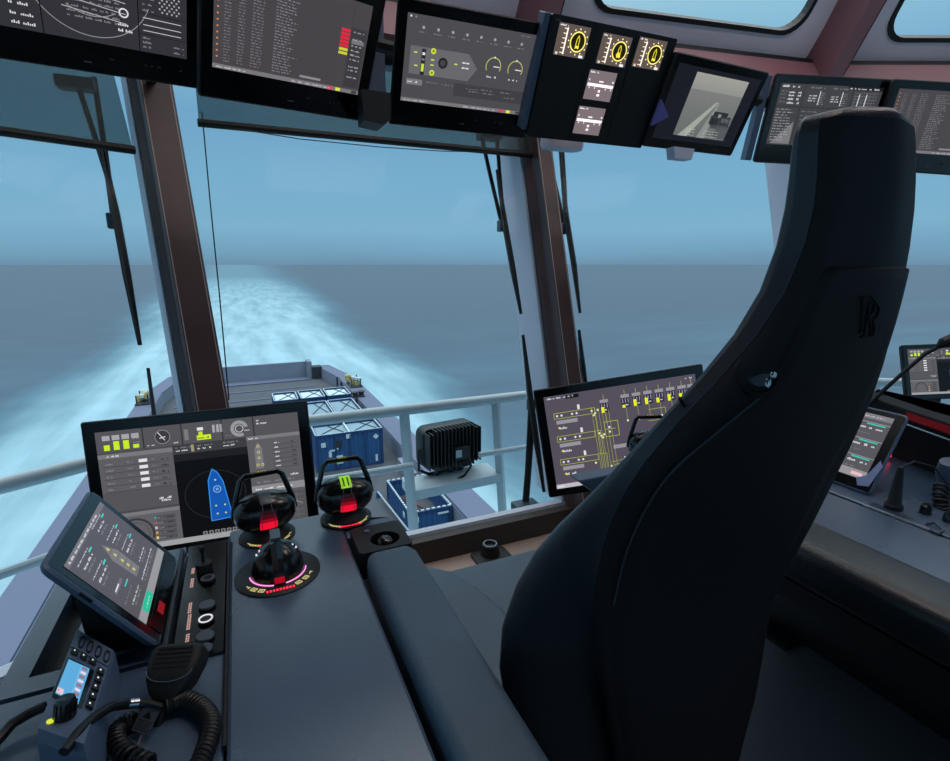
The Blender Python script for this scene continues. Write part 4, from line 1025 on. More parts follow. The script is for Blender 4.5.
g = MB('plastic_black'); q = p+Vector((-.001, .004, .021)); g.tube([q, q+Vector((0, .004, .022))], .003, 8); g.lathe([(.0, 0), (.0055, .002), (.006, .006), (.0045, .010), (0, .0115)], q+Vector((0, .004, .020)), 12); g.build('joystick', t, world=True, smooth=True)
random.seed(8)
for (px, py, n) in ((193, 571, 2), (192, 583, 3), (190, 608, 3), (189, 622, 4), (187.5, 638, 2)):
    p = atz(px, py, CZ+.0045); g = MB(glow((205, 160, 150), 1))
    for j in range(n*2):
        for c_ in range(2): g.box(p+Vector((-.0015+c_*.003, (j-n+.5)*.0055, .0003)), (.0022, .0035, .0004))
    g.build('lit_label', t, world=True)
g = MB('plastic_black'); g.box((-.0665, .90, CZ+.004), (.004, .56, .010)); g.use('console_side'); g.box((-.155, .99, CZ+.008), (.008, .33, .018), bev=.002); g.build('edge_strip', t, world=True)
# trackball block in front of the armrest
g = MB('plastic_black')
bx0, bx1, by0, by1 = .180, .292, .972, 1.085
cxb, cyb = .243, 1.015
out, inn = [], []
for k in range(48):
    a = 2*math.pi*k/48; ca, sa_ = math.cos(a), math.sin(a)
    tt2 = min(((bx1-cxb) if ca > 0 else (bx0-cxb))/ca if abs(ca) > 1e-6 else 9, ((by1-cyb) if sa_ > 0 else (by0-cyb))/sa_ if abs(sa_) > 1e-6 else 9)
    out.append((cxb+ca*tt2, cyb+sa_*tt2)); inn.append((cxb+.032*ca, cyb+.030*sa_))
g.ringplate([Vector((x, y, CZ-.03)) for x, y in out], [Vector((x, y, CZ-.03)) for x, y in inn], (0, 0, .05)); g.box(((bx0+bx1)/2, (by0+by1)/2, CZ-.035), (.11, .11, .01)); g.build('trackball_block', t, world=True)
g = MB('knob_black')
g.lathe([(.0001, -.019)]+[(.021*math.cos(R(a)), .021*math.sin(R(a))) for a in range(-80, 90, 10)]+[(.0001, .019)], (cxb, cyb, CZ+.004), 28); g.build('trackball', t, world=True, smooth='full')
g = MB('plastic_slate'); g.lathe([(.006, 0), (.006, .004), (0, .005)], (.213, 1.058, CZ+.019), 16); g.build('push_button', t, world=True)
# front nose with acrylic edge strip
g = MB('plastic_slate'); g.prism([Vector((x, y, CZ-.03)) for x, y in ((-.066, 1.225), (.29, 1.15), (.29, 1.09), (.176, 1.09), (.176, 1.2), (-.066, 1.2))], (0, 0, .026)); g.build('front_nose', t, world=True)

# thruster levers
def ellip(b, a, bb, c, cz, sc=1, x0=-1, x1=1, f0=0, f1=360, nx=20, nf=32, m=None):
    rings = []
    for i in range(nx+1):
        u = math.cos(math.pi*(1-i/nx)) if (x0, x1) == (-1, 1) else lin(x0, x1, i/nx)
        u = max(-.9995, min(.9995, u)); r = math.sqrt(1-u*u)**.82; ring = []
        for k in range(nf+1 if f1-f0 < 360 else nf):
            f = R(f0+(f1-f0)*k/nf); ring.append(b.bm.verts.new((a*u*sc, -bb*r*math.cos(f)*sc, cz+c*r*math.sin(f)*sc)))
        rings.append(ring)
    n = len(rings[0])
    for p, q in zip(rings, rings[1:]):
        for k in range(n if f1-f0 >= 360 else n-1): b.face((p[k], p[(k+1) % n], q[(k+1) % n], q[k]))
def ringlabels(t, r0, yel=(214, 200, 130), n_red=9):
    g = MB(glow((255, 40, 70), 1.6))
    for j in range(n_red):
        x = (j-(n_red-1)/2)*.0058
        g.box((x, -r0, .0045), (.0036, .0065, .0006))
    g.build('red_figures', t)
    g = MB(glow(yel, 1))
    for a in (212, 226, 240, 300, 316, 330):
        p = Vector((r0*math.cos(R(a)), r0*math.sin(R(a)), .0045)); m = Matrix.Translation(p) @ Matrix.Rotation(R(a+90), 4, 'Z')
        if a in (212, 330): g.box((0, 0, 0), (.008, .0016, .0005), m); g.box((.004, 0, 0), (.0016, .006, .0005), m)
        else:
            for (cx, cy, sx, sy) in ((0, .004, .011, .0016), (0, -.004, .011, .0016), (-.005, 0, .0016, .009), (.005, 0, .0016, .009), (0, 0, .005, .002)): g.box((cx, cy, 0), (sx, sy, .0005), m)
    g.build('lit_symbols', t)
def lever(loc, rz, label, lime):
    t = thing('thruster_lever', label, 'lever', loc, rz, group=None)
    g = MB('plastic_black'); g.lathe([(.060, 0), (.060, .003), (.057, .004), (0, .004)], (0, 0, 0), 40); g.build('dial_plate', t, smooth=True)
    g = MB('plastic_black'); g.lathe([(.05, .004), (.047, .012), (.034, .022), (.03, .03)], (0, 0, 0), 32); g.build('neck', t, smooth=True)
    g = MB('knob_black'); ellip(g, .066, .047, .046, .060); g.build('lever_head', t, smooth='full')
    g = MB(glow((150, 214, 30), .9) if lime else 'knob_grey'); ellip(g, .066, .047, .046, .060, 1.03, -.18, .18, 42, 92, 6, 14)
    if lime:
        g.use('gear_dark')
        for x0_, x1_ in ((-.10, -.05), (.05, .10)): ellip(g, .066, .047, .046, .060, 1.038, x0_, x1_, 48, 80, 2, 8)
    g.build('top_insert', t, smooth=True)
    g = MB(glow((228, 14, 48), 1.1)); ellip(g, .066, .047, .046, .060, 1.012, -.27, .27, -34, -8, 8, 12)  # lit window; its glow fading upward is painted in dimmer red bands
    g.use(glow((150, 10, 32), .9)); ellip(g, .066, .047, .046, .060, 1.012, -.26, .26, -8, 2, 8, 5)
    g.use(glow((84, 8, 20), .8)); ellip(g, .066, .047, .046, .060, 1.012, -.25, .25, 2, 12, 8, 5)
    g.use(glow((44, 6, 14), .8)); ellip(g, .066, .047, .046, .060, 1.012, -.24, .24, 12, 24, 8, 5); g.build('red_light_window', t, smooth=True)
    g = MB('plastic_slate')
    for sx in (-1, 1):
        g.tube([(sx*.009, -math.cos(R(f))*.0478, .060+math.sin(R(f))*.0468) for f in (55, 40, 25)]+[(sx*.0135, -math.cos(R(f))*.0478, .060+math.sin(R(f))*.0468) for f in (8, -10, -28)], .0008, 5)
    g.build('trim_line', t)
    g = MB('knob_black')
    g.tube([(-.065, .004, .054), (-.061, .006, .080), (-.044, .012, .136), (-.034, .013, .144), (.034, .013, .144), (.044, .012, .136), (.061, .006, .080), (.065, .004, .054)], .0062, 8); g.build('loop_handle', t, smooth=True)
    g = MB('brass'); g.tube([(-.010, .008, .1505), (.010, .008, .1505)], .002, 6); g.build('pointer', t)
    ringlabels(t, .050)
    return t
lever((.012, 1.172, CZ), R(6), 'round black thruster lever with loop handle and grey top strip, before the large left monitor', False)
lever((.190, 1.180, CZ+.002), R(0), 'round black thruster lever with loop handle and lime green top strip', True)
lever((1.10, 1.15, CZ+.004), R(-20), 'black thruster lever with loop handle, half hidden behind the seat back', False)
t = thing('rudder_dial', 'round black dome dial with glowing pink ring and red figures on the left console', 'dial', (.0235, 1.005, CZ+.001))
g = MB('console_dark'); g.lathe([(.080, 0), (.080, .0015), (.0775, .003), (0, .003)], (0, 0, 0), 48); g.build('dial_plate', t, smooth=True)
g = MB('knob_black'); g.lathe([(.050, .003)]+[(.050*math.cos(R(a)), .006+.064*math.sin(R(a))) for a in range(0, 90, 8)]+[(.0005, .070)], (0, 0, 0), 40); g.build('dome', t, smooth='full')
g = MB(glow((250, 150, 215), 1.3))
g.lathe([(.0515, .004), (.0535, .005), (.0515, .0065)], (0, 0, 0), 30, a0=R(185), a1=R(258)); g.lathe([(.0515, .004), (.0535, .005), (.0515, .0065)], (0, 0, 0), 30, a0=R(282), a1=R(355)); g.build('light_ring', t)
g = MB(glow((225, 232, 240), 1))
for a in (20, 40, 60, 120, 140, 160):
    pass
for j in range(11):
    a = R(8+16.4*j)
    if j == 5: continue
    e = R(42+18*math.sin(a)); rr_ = .0515
    g.box((rr_*math.cos(e)*math.cos(a), rr_*math.cos(e)*math.sin(a)*.6-.012, .006+.066*math.sin(e)), (.003, .003, .003))
g.build('led_dot', t)
g = MB('knob_black'); g.tube([(0, -.048, .028), (0, -.038, .050), (0, -.015, .070), (0, .015, .072), (0, .04, .050), (0, .052, .015)], .010, 4); g.use('knob_grey'); g.box((0, -.0, .082), (.019, .040, .008), bev=.002); g.build('grip_bar', t)
g = MB(glow((170, 10, 36), .9)); g.box((0, -.0495, .013), (.018, .004, .012), bev=.001); g.build('red_light_window', t)
ringlabels(t, .066)

# left touch tablet on its bracket
al = R(55); Tx, Tz = -.158, .800
U = Vector((0, 1, 0)); V = Vector((-math.cos(al), 0, math.sin(al)))
# picture upright when read from the seat: right = away from camera
tf = frame_m(Vector((Tx, .972, Tz))+V*.107, U, V)
def tabdisplay(label, fr, w_, h_, mar, draw, bracket):
    t = display('touch_tablet', label, 'tablet', fr, w_, h_, .024, mar, draw, corner_r=.016, body='plastic_slate', buttons=False)
    g = MB('plastic_black'); bracket(g); g.build('bracket', t, world=True)
    return t
def br1(g):
    a = Vector((Tx-.02, .90, CZ)); g.prism([Vector((Tx-.005, .88, CZ)), Vector((Tx-.10, .88, CZ)), Vector((Tx-.11, .88, CZ+.13)), Vector((Tx-.02, .88, CZ+.01))], (0, .19, 0))
t = tabdisplay('slate framed touch tablet tilted up at the left edge of the console', tf, .272, .214, (.022, .026, .022, .036), draw_tablet, br1)
g = MB('glass_black'); g.box((0, -.214/2+.016, .0014), (.22, .026, .001), tf); g.build('key_strip', t, world=True)
g = MB(glow((150, 20, 34), .8)); g.box((-.05, -.214/2+.016, .0022), (.03, .012, .0006), tf); g.build('red_key', t, world=True)
g = MB('groove'); g.box((-.134, .03, -.004), (.006, .022, .004), tf); g.build('card_slot', t, world=True)
# right touch tablet
al = R(60); U2 = Vector((0, -1, 0)); V2 = Vector((math.cos(al), 0, math.sin(al)))
tf2 = frame_m(Vector((1.468, .845, .785))+V2*.118, U2, V2)
def br2(g): g.prism([Vector((1.48, .77, CZ)), Vector((1.57, .77, CZ)), Vector((1.575, .77, CZ+.12)), Vector((1.49, .77, CZ+.01))], (0, .16, 0))
t = tabdisplay('touch tablet standing on the right console, half hidden by the seat back', tf2, .23, .236, (.016, .018, .028, .034), draw_tablet_r, br2)

g = MB('pale_film'); g.prism([tf2 @ Vector((x, y, .0018)) for x, y in ((.102, -.020), (.113, -.035), (.104, -.096), (.078, -.103), (.068, -.084), (.088, -.070))], tf2.to_3x3() @ Vector((0, 0, .001))); g.build('corner_film', t, world=True)

# ================================================================ radio set, fist microphone, leads
TLp, TRp, BRp, BLp = atz(77, 629, .835), atz(113, 650, .835), atz(84, 744, .868), atz(38, 728, .868)
NV = (TRp-TLp).cross(BLp-TLp).normalized(); NV = -NV if NV.z < 0 else NV
def rp(u, v, h=0): return lin(lin(TLp, TRp, u), lin(BLp, BRp, u), v)+NV*h
t = thing('radio_unit', 'slate handheld-size radio control unit with small blue display at the lower left', 'radio', (rp(.5, .5).x, rp(.5, .5).y, CZ))
g = MB('plastic_slate')
secs = []
lo = [Vector((p.x, p.y, CZ+.001)) for p in (rp(-.06, -.02), rp(1.06, -.02), rp(1.06, 1.05), rp(-.06, 1.05))]
hi = [rp(0, 0), rp(1, 0), rp(1, 1), rp(0, 1)]; mid = [lin(a, b, .85) for a, b in zip(lo, [rp(-.03, -.02), rp(1.03, -.02), rp(1.03, 1.03), rp(-.03, 1.03)])]
g.loft([lo, mid, hi]); g.build('radio_case', t, world=True)
def rquad(b, u0, v0, u1, v1, h0, h1):
    b.prism([rp(u0, v0, h0), rp(u1, v0, h0), rp(u1, v1, h0), rp(u0, v1, h0)], NV*(h1-h0))
for k in range(4):
    g = MB('groove'); u = .16+k*.225
    out = [rp(u+x, .045+y, .0002) for x, y in rrect(0, 0, .15, .15, .06, 4)]; inn = [rp(u+x, .045+y, .0002) for x, y in rrect(.03, .018, .12, .132, .04, 4)]
    g.ringplate(out, inn, NV*.0012); g.build('speaker_slot', t, world=True)
g = MB('groove'); rquad(g, 0, .225, 1, .232, 0, .0008); g.build('case_joint', t, world=True)
g = MB('glass_black'); g.prism([rp(x, y, .0003) for x, y in rrect(.03, .345, .74, .745, .03, 3)], NV*.0012); g.build('display_glass', t, world=True)
s = Screen(frame_m(rp(.36, .54, .0018), (rp(.7, .54)-rp(.05, .54)).normalized(), (rp(.36, .38)-rp(.36, .7)).normalized()), (rp(.62, .5)-rp(.08, .5)).length, (rp(.4, .37)-rp(.4, .73)).length, (92, 170, 220))
s.rect(.62, .02, .64, .98, (150, 205, 235), 2)
for k in range(8): s.rect(.68, .05+k*.12, .92, .12+k*.12, (235, 215, 225) if k % 2 else (150, 110, 130), 2)
s.rect(.02, .84, .30, .98, (225, 200, 205), 3); s.rect(.06, .88, .12, .94, (230, 120, 130), 4)
s.done('display', t)
random.seed(2)
for (u, v) in ((.16, .27), (.40, .27), (.64, .27), (.88, .33), (.88, .42), (.88, .51), (.88, .60), (.88, .69)):
    g = MB('plastic_black'); g.prism([rp(u+x, v+y, .0002) for x, y in rrect(-.09, -.030, .09, .030, .02, 4)], NV*.004, bev=.0008); kb = g.build('key', t, world=True)
    g = MB(glow((235, 235, 238), 1)); 
    g.prism([rp(u+x, v+y, .0044) for x, y in ((-.018, .008), (.025, .0), (-.015, -.009))], NV*.0003) if v < .3 else rquad(g, u-.018, v-.007, u+.018, v+.007, .0044, .0047)
    g.build('key_symbol', kb, world=True)
m = frame_m(rp(.45, .86, .0), (rp(1, .8)-rp(0, .8)).normalized(), NV.cross((rp(1, .8)-rp(0, .8)).normalized()))
g = MB('knob_black'); g.lathe([(.0105, 0), (.0098, .020), (.0082, .024), (0, .0245)], (0, 0, 0), 20, m)
for k in range(12): a = R(30*k); g.box((.0102*math.cos(a), .0102*math.sin(a), .010), (.0016, .0016, .018), m)
g.build('volume_knob', t, world=True, smooth=True)
m = frame_m(rp(.20, .93, .0), (rp(1, .8)-rp(0, .8)).normalized(), NV.cross((rp(1, .8)-rp(0, .8)).normalized()))
g = MB(glow((214, 226, 60), 1)); g.lathe([(.0038, 0), (.0038, .002), (0, .0022)], (0, 0, 0), 14, m); g.build('power_light', t, world=True)
# fist microphone
t = thing('fist_microphone', 'black fist microphone with ribbed grille lying beside the radio unit', 'microphone', atz(172, 680, CZ))
near, far = atz(166, 703, .795), atz(181, 655, .825); ax = (far-near).normalized(); sd = ax.cross(Vector((0, 0, 1))).normalized(); upv = sd.cross(ax).normalized()
mm = Matrix(((sd.x, ax.x, upv.x, near.x), (sd.y, ax.y, upv.y, near.y), (sd.z, ax.z, upv.z, near.z), (0, 0, 0, 1)))
ln = (far-near).length+.012
g = MB('knob_black' if False else 'plastic_black')
secs = []
for v, hw, z0_, z1_ in ((0, .013, -.008, .012), (.12, .022, -.012, .018), (.35, .031, -.016, .022), (.65, .036, -.018, .022), (.88, .036, -.018, .021), (.97, .031, -.015, .016), (1, .024, -.010, .010)):
    secs.append([Vector((x, v*ln, z)) for x, z in rrect(-hw, z0_, hw, z1_, min(hw, (z1_-z0_)/2)*.55, 5)])
g.loft(secs, m=mm); g.build('mic_body', t, world=True, smooth=True)
g = MB('groove')
for k in range(5): g.box((0, ln*(.52+.085*k), .0222), (.050-.002*abs(k-2), .0026, .0012), mm)
g.build('grille_slot', t, world=True)
g = MB('plastic_slate'); g.tube([(.030*math.cos(R(a)), ln*.47+.016*math.sin(R(a)), .0215) for a in range(180, 361, 15)], .0007, 5, m=mm); g.build('grille_rim', t, world=True)
g = MB('chrome'); g.tube([(.018, -.004, .0), (.026, -.002, .006), (.028, .008, .004), (.022, .012, 0)], .0014, 6, m=mm); g.build('clip', t, world=True)
g = MB('plastic_black'); g.tube([(0, .002, .0), (-.002, -.014, -.002), (-.004, -.026, -.006)], [.008, .007, .006], 12, m=mm); g.build('strain_relief', t, world=True, smooth=True)
def coil(b, ctrl, r, wr, turns, seg=12):
    P = []
    N = turns*seg
    # catmull rom through ctrl
    def cr(t_):
        n = len(ctrl)-1; x = min(max(t_*n, 0), n-1e-6); i = int(x); f = x-i
        p0, p1, p2, p3 = ctrl[max(i-1, 0)], ctrl[i], ctrl[i+1], ctrl[min(i+2, n)]
        return .5*((2*p1)+(p2-p0)*f+(2*p0-5*p1+4*p2-p3)*f*f+(-p0+3*p1-3*p2+p3)*f**3)
    for k in range(N+1):
        t_ = k/N; c = cr(t_); d = (cr(min(1, t_+.01))-cr(max(0, t_-.01))).normalized(); x = d.cross(Vector((0, 0, 1))).normalized(); y = x.cross(d)
        a = 2*math.pi*k/seg; P.append(c+(x*math.cos(a)+y*math.sin(a))*r)
    b.tube(P, wr, 6)
g = MB('cable'); coil(g, [atz(168, 706, CZ+.014), atz(185, 700, CZ+.015), atz(203, 709, CZ+.014), atz(211, 725, CZ+.013), atz(206, 748, CZ+.012), atz(195, 775, CZ+.012)], .0098, .0032, 30); o = g.build('coiled_lead', t, world=True, smooth=True)
t = thing('coiled_cable', 'black coiled lead looping below the fist microphone', 'cable', atz(125, 750, CZ))
g = MB('cable'); coil(g, [atz(160, 712, CZ+.012), atz(128, 722, CZ+.012), atz(116, 735, CZ+.012), atz(124, 752, CZ+.012), atz(150, 764, CZ+.012)], .0088, .0030, 20); g.build('coil', t, world=True, smooth=True)
t = thing('radio_cable', 'thick black cable with a silver clamp running from the radio to the microphone', 'cable', atz(110, 712, CZ))
g = MB('cable'); g.tube([atz(64, 752, CZ+.085), atz(78, 733, CZ+.085), atz(93, 718, CZ+.075), atz(110, 707, CZ+.06), atz(130, 703, CZ+.04), atz(148, 704, CZ+.032), atz(160, 707, CZ+.02)], .0058, 10); g.build('lead', t, world=True, smooth=True)
g = MB('chrome'); g.tube([atz(122, 704.5, CZ+.043), atz(139, 703, CZ+.037)], .0064, 12); g.build('clamp', t, world=True, smooth=True)
t = thing('warning_tag', 'grey paper tag with a black triangle and small print hanging from the radio cable', 'tag', atz(145, 718, CZ+.02))
tq = [atz(145, 703, CZ+.036), atz(161, 707.5, CZ+.034), atz(147.5, 736, CZ+.010), atz(131, 730, CZ+.012)]
g = MB('tag_grey'); nn = (tq[1]-tq[0]).cross(tq[3]-tq[0]).normalized(); nn = nn if nn.z > 0 else -nn; g.prism(tq, nn*-.0012)
def tqp(u, v, h=.0004): return lin(lin(tq[0], tq[1], u), lin(tq[3], tq[2], u), v)+nn*h
g.use('groove'); g.poly([tqp(.5, .22), tqp(.78, .48), tqp(.22, .48)]); 
random.seed(6)
for k in range(5):
    x = .12
    while x < .85:
        n = random.uniform(.04, .12); g.poly([tqp(x, .56+k*.08), tqp(x+n, .56+k*.08), tqp(x+n, .595+k*.08), tqp(x, .595+k*.08)]); x += n+.04
g.build('paper', t, world=True, recalc=False)
g = MB('chrome'); g.prism([tqp(-.05, -.02, .0006), tqp(1.05, -.02, .0006), tqp(1.05, .10, .0006), tqp(-.05, .10, .0006)], nn*.001); g.build('metal_strip', t, world=True)
t = thing('thin_lead', 'thin grey lead hanging from the paper tag towards the lower edge', 'cable', atz(140, 748, CZ))
g = MB('tag_grey'); g.tube([atz(143, 732, CZ+.008), atz(138, 745, CZ+.004), atz(136, 768, CZ+.003)], .002, 8); g.build('lead', t, world=True)
t = thing('power_lead', 'black lead curving over the console at the lower left edge', 'cable', atz(12, 730, CZ))
g = MB('cable'); g.tube([atz(-25, 765, CZ+.007), atz(0, 738, CZ+.012), atz(12, 724, CZ+.016), atz(30, 713, CZ+.020), atz(46, 706, CZ+.022)], .0065, 10); g.build('lead', t, world=True, smooth=True)

# ================================================================ right control console
t = thing('control_console', 'long slate arm console right of the seat, crowded with black gear', 'console', (1.35, .5, 0))
g = MB('console'); g.prism([Vector((x, -.25, z)) for x, z in rrect(1.172, CZ-.035, 1.402, CZ, .006, 2)], (0, 1.47, 0)); g.build('centre_panel', t, world=True)
g = MB('console'); g.box((1.635, .50, CZ-.016), (.455, 1.5, .036), bev=.003); g.build('side_top_plate', t, world=True)
g = MB('console_dark'); g.prism([Vector((x, -.25, z)) for x, z in ((1.05, .70), (1.87, .70), (1.87, 0), (1.80, 0), (1.62, .18), (1.10, .62))], (0, 1.45, 0)); g.build('body', t, world=True)
g = MB('pad_black'); padmesh(g, 1.022, 1.168, .345, 1.0, CZ+.028, CZ-.07, .03); g.build('armrest_pad', t, world=True, smooth=True)
g = MB('console'); g.box((1.09, .08, CZ-.02), (.14, .50, .06), bev=.01); g.build('end_block', t, world=True)
g = MB('plastic_slate'); a = .80; g.prism([Vector((x, 1.13, z)) for x, z in ((.83, .783), (1.42, .783), (1.42, .66), (1.02, .66), (.90, .725))], (0, .05, 0), bev=.004); g.build('front_wing', t, world=True)
g = MB('chrome'); g.box((1.4045, .40, CZ+.001), (.003, .62, .003)); g.build('edge_strip', t, world=True)
for px, py, r_ in ((925, 514, .013), (947, 522, .010)):
    g = MB('knob_black'); g.lathe([(r_, 0), (r_*.9, .022), (r_*.6, .026), (0, .026)], atz(px, py, CZ), 20); g.build('rotary_knob', t, world=True, smooth=True)
p0, p1 = atz(872, 504, CZ+.001), atz(946, 533, CZ+.001); g = MB('groove'); d = (p1-p0); n = Vector((-d.y, d.x, 0)).normalized(); g.prism([p0+n*.012, p0-n*.012, p1-n*.012, p1+n*.012], (0, 0, .001)); g.build('slot', t, world=True)
t = thing('dimmer_stick', 'slim black conical stick standing upright on the right console', 'stick', atz(893, 509, CZ))
g = MB('plastic_black'); p = atz(893, 509, CZ); g.lathe([(.020, 0), (.020, .012), (.015, .018), (.008, .10), (.005, .112), (0, .113)], p, 20); g.build('stick', t, world=True, smooth=True)
g = MB('cable'); q = p+Vector((.003, 0, .11)); g.tube([q, q+Vector((.03, -.01, .015)), q+Vector((.08, -.03, .0)), q+Vector((.12, -.05, -.05))], .0022, 6); g.build('lead', t, world=True)
# black rack of equipment behind
t = thing('equipment_rack', 'black equipment box with a red stripe behind the right tablet', 'equipment', (1.9, .95, CZ))
def rk(px, py, z): return atz(px, py, z)
tA, tB, tC = rk(866, 396, .96), rk(1000, 440, .96), rk(1020, 420, .96); tD = rk(878, 389, .96)
g = MB('groove'); g.prism([tA, tB, tC, tD], (0, 0, -.035), bev=.004)
bA, bB = tA.lerp(tD, .35), tB.lerp(tC, .35)
g.prism([bA, bB, tC, tD], (0, 0, -.18)); g.build('case', t, world=True)
def faceq(u, v, h): 
    a = lin(bA, bB, u); return Vector((a.x, a.y, .925-v*.145))-(Vector(((bB-bA).y, -(bB-bA).x, 0)).normalized()*-h)
nrk = Vector(((bB-bA).y, -(bB-bA).x, 0)).normalized(); nrk = nrk if nrk.dot(Vector((0, 0, 0))-bA) > 0 else -nrk
g = MB('console_dark'); q0, q1 = lin(tA, tB, .38), lin(tA, tB, 1.0)
g = MB(glow((96, 8, 16), .6)); off = nrk*.004; g.prism([q0+off+Vector((0, 0, -.006)), q1+off+Vector((0, 0, -.006)), q1+off+Vector((0, 0, -.026)), q0+off+Vector((0, 0, -.026))], nrk*.002); g.build('red_stripe', t, world=True)
g = MB('chrome'); g.tube([lin(tA, tB, .2)+nrk*.01+Vector((0, 0, -.04)), lin(tA, tB, 1)+nrk*.01+Vector((0, 0, -.04))], .003, 6); g.build('front_bar', t, world=True)
g = MB(glow((255, 40, 70), 2)); p = atd(888, 456, 1.62); g.box(p, (.022, .01, .009), bev=.002); g.build('red_lamp', t, world=True)
for k, (px, py) in enumerate(((893, 442), (905, 450), (898, 447), (918, 458))):
    g = MB('gear_dark'); p = atd(px, py, 1.64); g.lathe([(.008, 0), (.007, .014), (0, .015)], p, 12); g.build('socket', t, world=True)
g = MB('cable'); g.tube([atd(914, 448, 1.62), atd(920, 455, 1.6), atd(924, 466, 1.6)], .004, 8); g.build('lead', t, world=True)
t = thing('plug_lead', 'pair of yellow plugs on short leads beside the red lamp', 'plug', atd(932, 455, 1.6))
g = MB('brass'); a, b_ = atd(929, 448, 1.58), atd(940, 451, 1.58); g.tube([a, b_], .006, 8); g.build('plug', t, world=True)
g = MB('cable_yellow'); g.tube([atd(932, 449, 1.58), atd(930, 457, 1.57), atd(925, 463, 1.56)], .0035, 8); g.tube([atd(939, 451, 1.58), atd(935, 458, 1.57), atd(929, 464, 1.56)], .0035, 8); g.build('lead', t, world=True)
t = thing('gooseneck_microphone', 'gooseneck microphone on a long bent stem at the right edge', 'microphone', atz(866, 412, .9))
g = MB('cable'); pts = [atd(x, y, d_) for x, y, d_ in ((862, 425, 1.66), (869, 405, 1.66), (884, 390, 1.64), (905, 371, 1.62), (925, 354, 1.60), (940, 346, 1.58))]; g.tube(pts, .006, 10); g.build('stem', t, world=True, smooth=True)
g = MB('cable'); g.tube([atd(938, 347, 1.58), atd(943, 343, 1.575), atd(952, 340, 1.57), atd(972, 336, 1.56)], [.007, .016, .019, .017], 14); g.build('mic_head', t, world=True, smooth=True)
g = MB('plastic_slate'); p = pts[0]; g.tube([Vector((p.x, p.y, CZ)), p], .012, 12); g.build('base', t, world=True)
t = thing('deck_light_arm', 'small chrome and white bracket between the tablet and the black equipment box', 'bracket', atd(880, 400, 1.75))
g = MB('outer_frame'); g.tube([atd(876, 392, 1.78), atd(873, 408, 1.76)], .012, 6); g.tube([atd(882, 394, 1.78), atd(888, 412, 1.74)], .012, 6); g.build('arm', t, world=True)
t = thing('telephone_handset', 'grey telephone handset with a dark coiled cord at the right edge', 'telephone', atz(950, 500, CZ))
g = MB('tag_grey' if False else 'plastic_slate'); p = atd(950, 472, 1.36); g.tube([p+Vector((-.01, 0, .03)), p, p+Vector((.01, -.01, -.06))], [.022, .030, .026], 14); g.build('handset', t, world=True, smooth=True)
g = MB('cable'); coil(g, [atd(941, 487, 1.33), atd(940, 500, 1.31), atd(946, 512, 1.30), atd(965, 520, 1.28)], .014, .0036, 9); g.build('coiled_lead', t, world=True, smooth=True)
t = thing('small_clamp', 'small grey metal clamp lying at the front of the right console edge', 'clamp', atz(938, 528, CZ))
g = MB('wiper_metal'); g.tube([atz(926, 524, CZ+.004), atz(935, 523, CZ+.010), atz(943, 530, CZ+.006), atz(938, 534, CZ+.004), atz(930, 530, CZ+.004)], .0028, 6); g.build('wire_clamp', t, world=True)

# knob on the ledge, floor socket
t = thing('ledge_knob', 'black round knob on a square base on the brown window ledge', 'knob', atz(490, 556, .088))
p = atz(491, 557, .088); g = MB('plastic_black'); g.prism([p+Vector((x, y, 0)) for x, y in rrect(-.085, -.055, .085, .055, .02, 4)], (0, 0, .012), bev=.003); g.build('base_plate', t, world=True)
g = MB('plastic_black'); g.lathe([(.045, .012), (.038, .045), (.036, .060), (.026, .062), (.022, .05), (0, .05)], p+Vector((0, .01, 0)), 24); g.use('chrome'); g.tube([p+Vector((.029*math.cos(R(a)), .01+.029*math.sin(R(a)), .062)) for a in range(0, 360, 20)], .002, 6, closed=True); g.build('knob_head', t, world=True, smooth=True)
t = thing('floor_socket', 'small square socket plate in the floor under the right console', 'socket', atz(779, 637, 0))
p = atz(779, 637, .0); g = MB('plastic_black'); g.box((p.x, p.y, .006), (.10, .12, .012), bev=.003); g.build('cover_plate', t, world=True)

# ================================================================ helm seat
YP = [(.0, .50), (.3, .50), (.5, .505), (.66, .515), (.8, .52), (.9, .51), (1.0, .487), (1.1, .447), (1.2, .402), (1.3, .366), (1.4, .348), (1.5, .346), (1.56, .35)]
TK = [(.0, .13), (.9, .135), (.98, .125), (1.03, .106), (1.08, .082), (1.13, .067), (1.2, .060), (1.29, .065), (1.4, .071), (1.48, .070), (1.56, .056)]
def onprof(px, py, off=0., offk=0.):
    d = ray(px, py); lo, hi = .1, 2.5
    f = lambda s_: (O.y+d.y*s_)-(interp(YP, EYE+d.z*s_)+off+offk*interp(TK, EYE+d.z*s_))
    for _ in range(50):
        m_ = (lo+hi)/2
        if f(m_) > 0: hi = m_
        else: lo = m_
    return O+d*lo
ridge = [(818, 118), (823, 140), (824, 170), (818, 215), (808, 250), (790, 295), (765, 335), (730, 372), (690, 412), (650, 455), (618, 505), (598, 560), (590, 610), (590, 660), (600, 720), (612, 770)]
sil = [(795, 119), (788, 140), (783, 170), (775, 230), (762, 272), (745, 310), (722, 345), (692, 380), (655, 420), (615, 465), (570, 510), (530, 556), (505, 600), (497, 635), (498, 680), (507, 715), (522, 765)]
rig = [(912, 125), (917, 150), (915, 190), (905, 270), (893, 325), (880, 368), (850, 440), (823, 496), (800, 540), (778, 580), (767, 612), (763, 650), (757, 690), (747, 725), (735, 765)]
def table_(pts, off, offk): return sorted([(q.z, q.x) for q in (onprof(x, y, off, offk) for x, y in pts)])
XL = table_(ridge, .028, 0); XF = [(.1, .42), (.4, .40), (.54, .378), (.64, .352), (.72, .334), (.80, .330), (.86, .342), (.945, .372), (1.03, .410)]+[(z, x-.004) for z, x in XL if z > 1.05]; XR = table_(rig, .020, 0); 
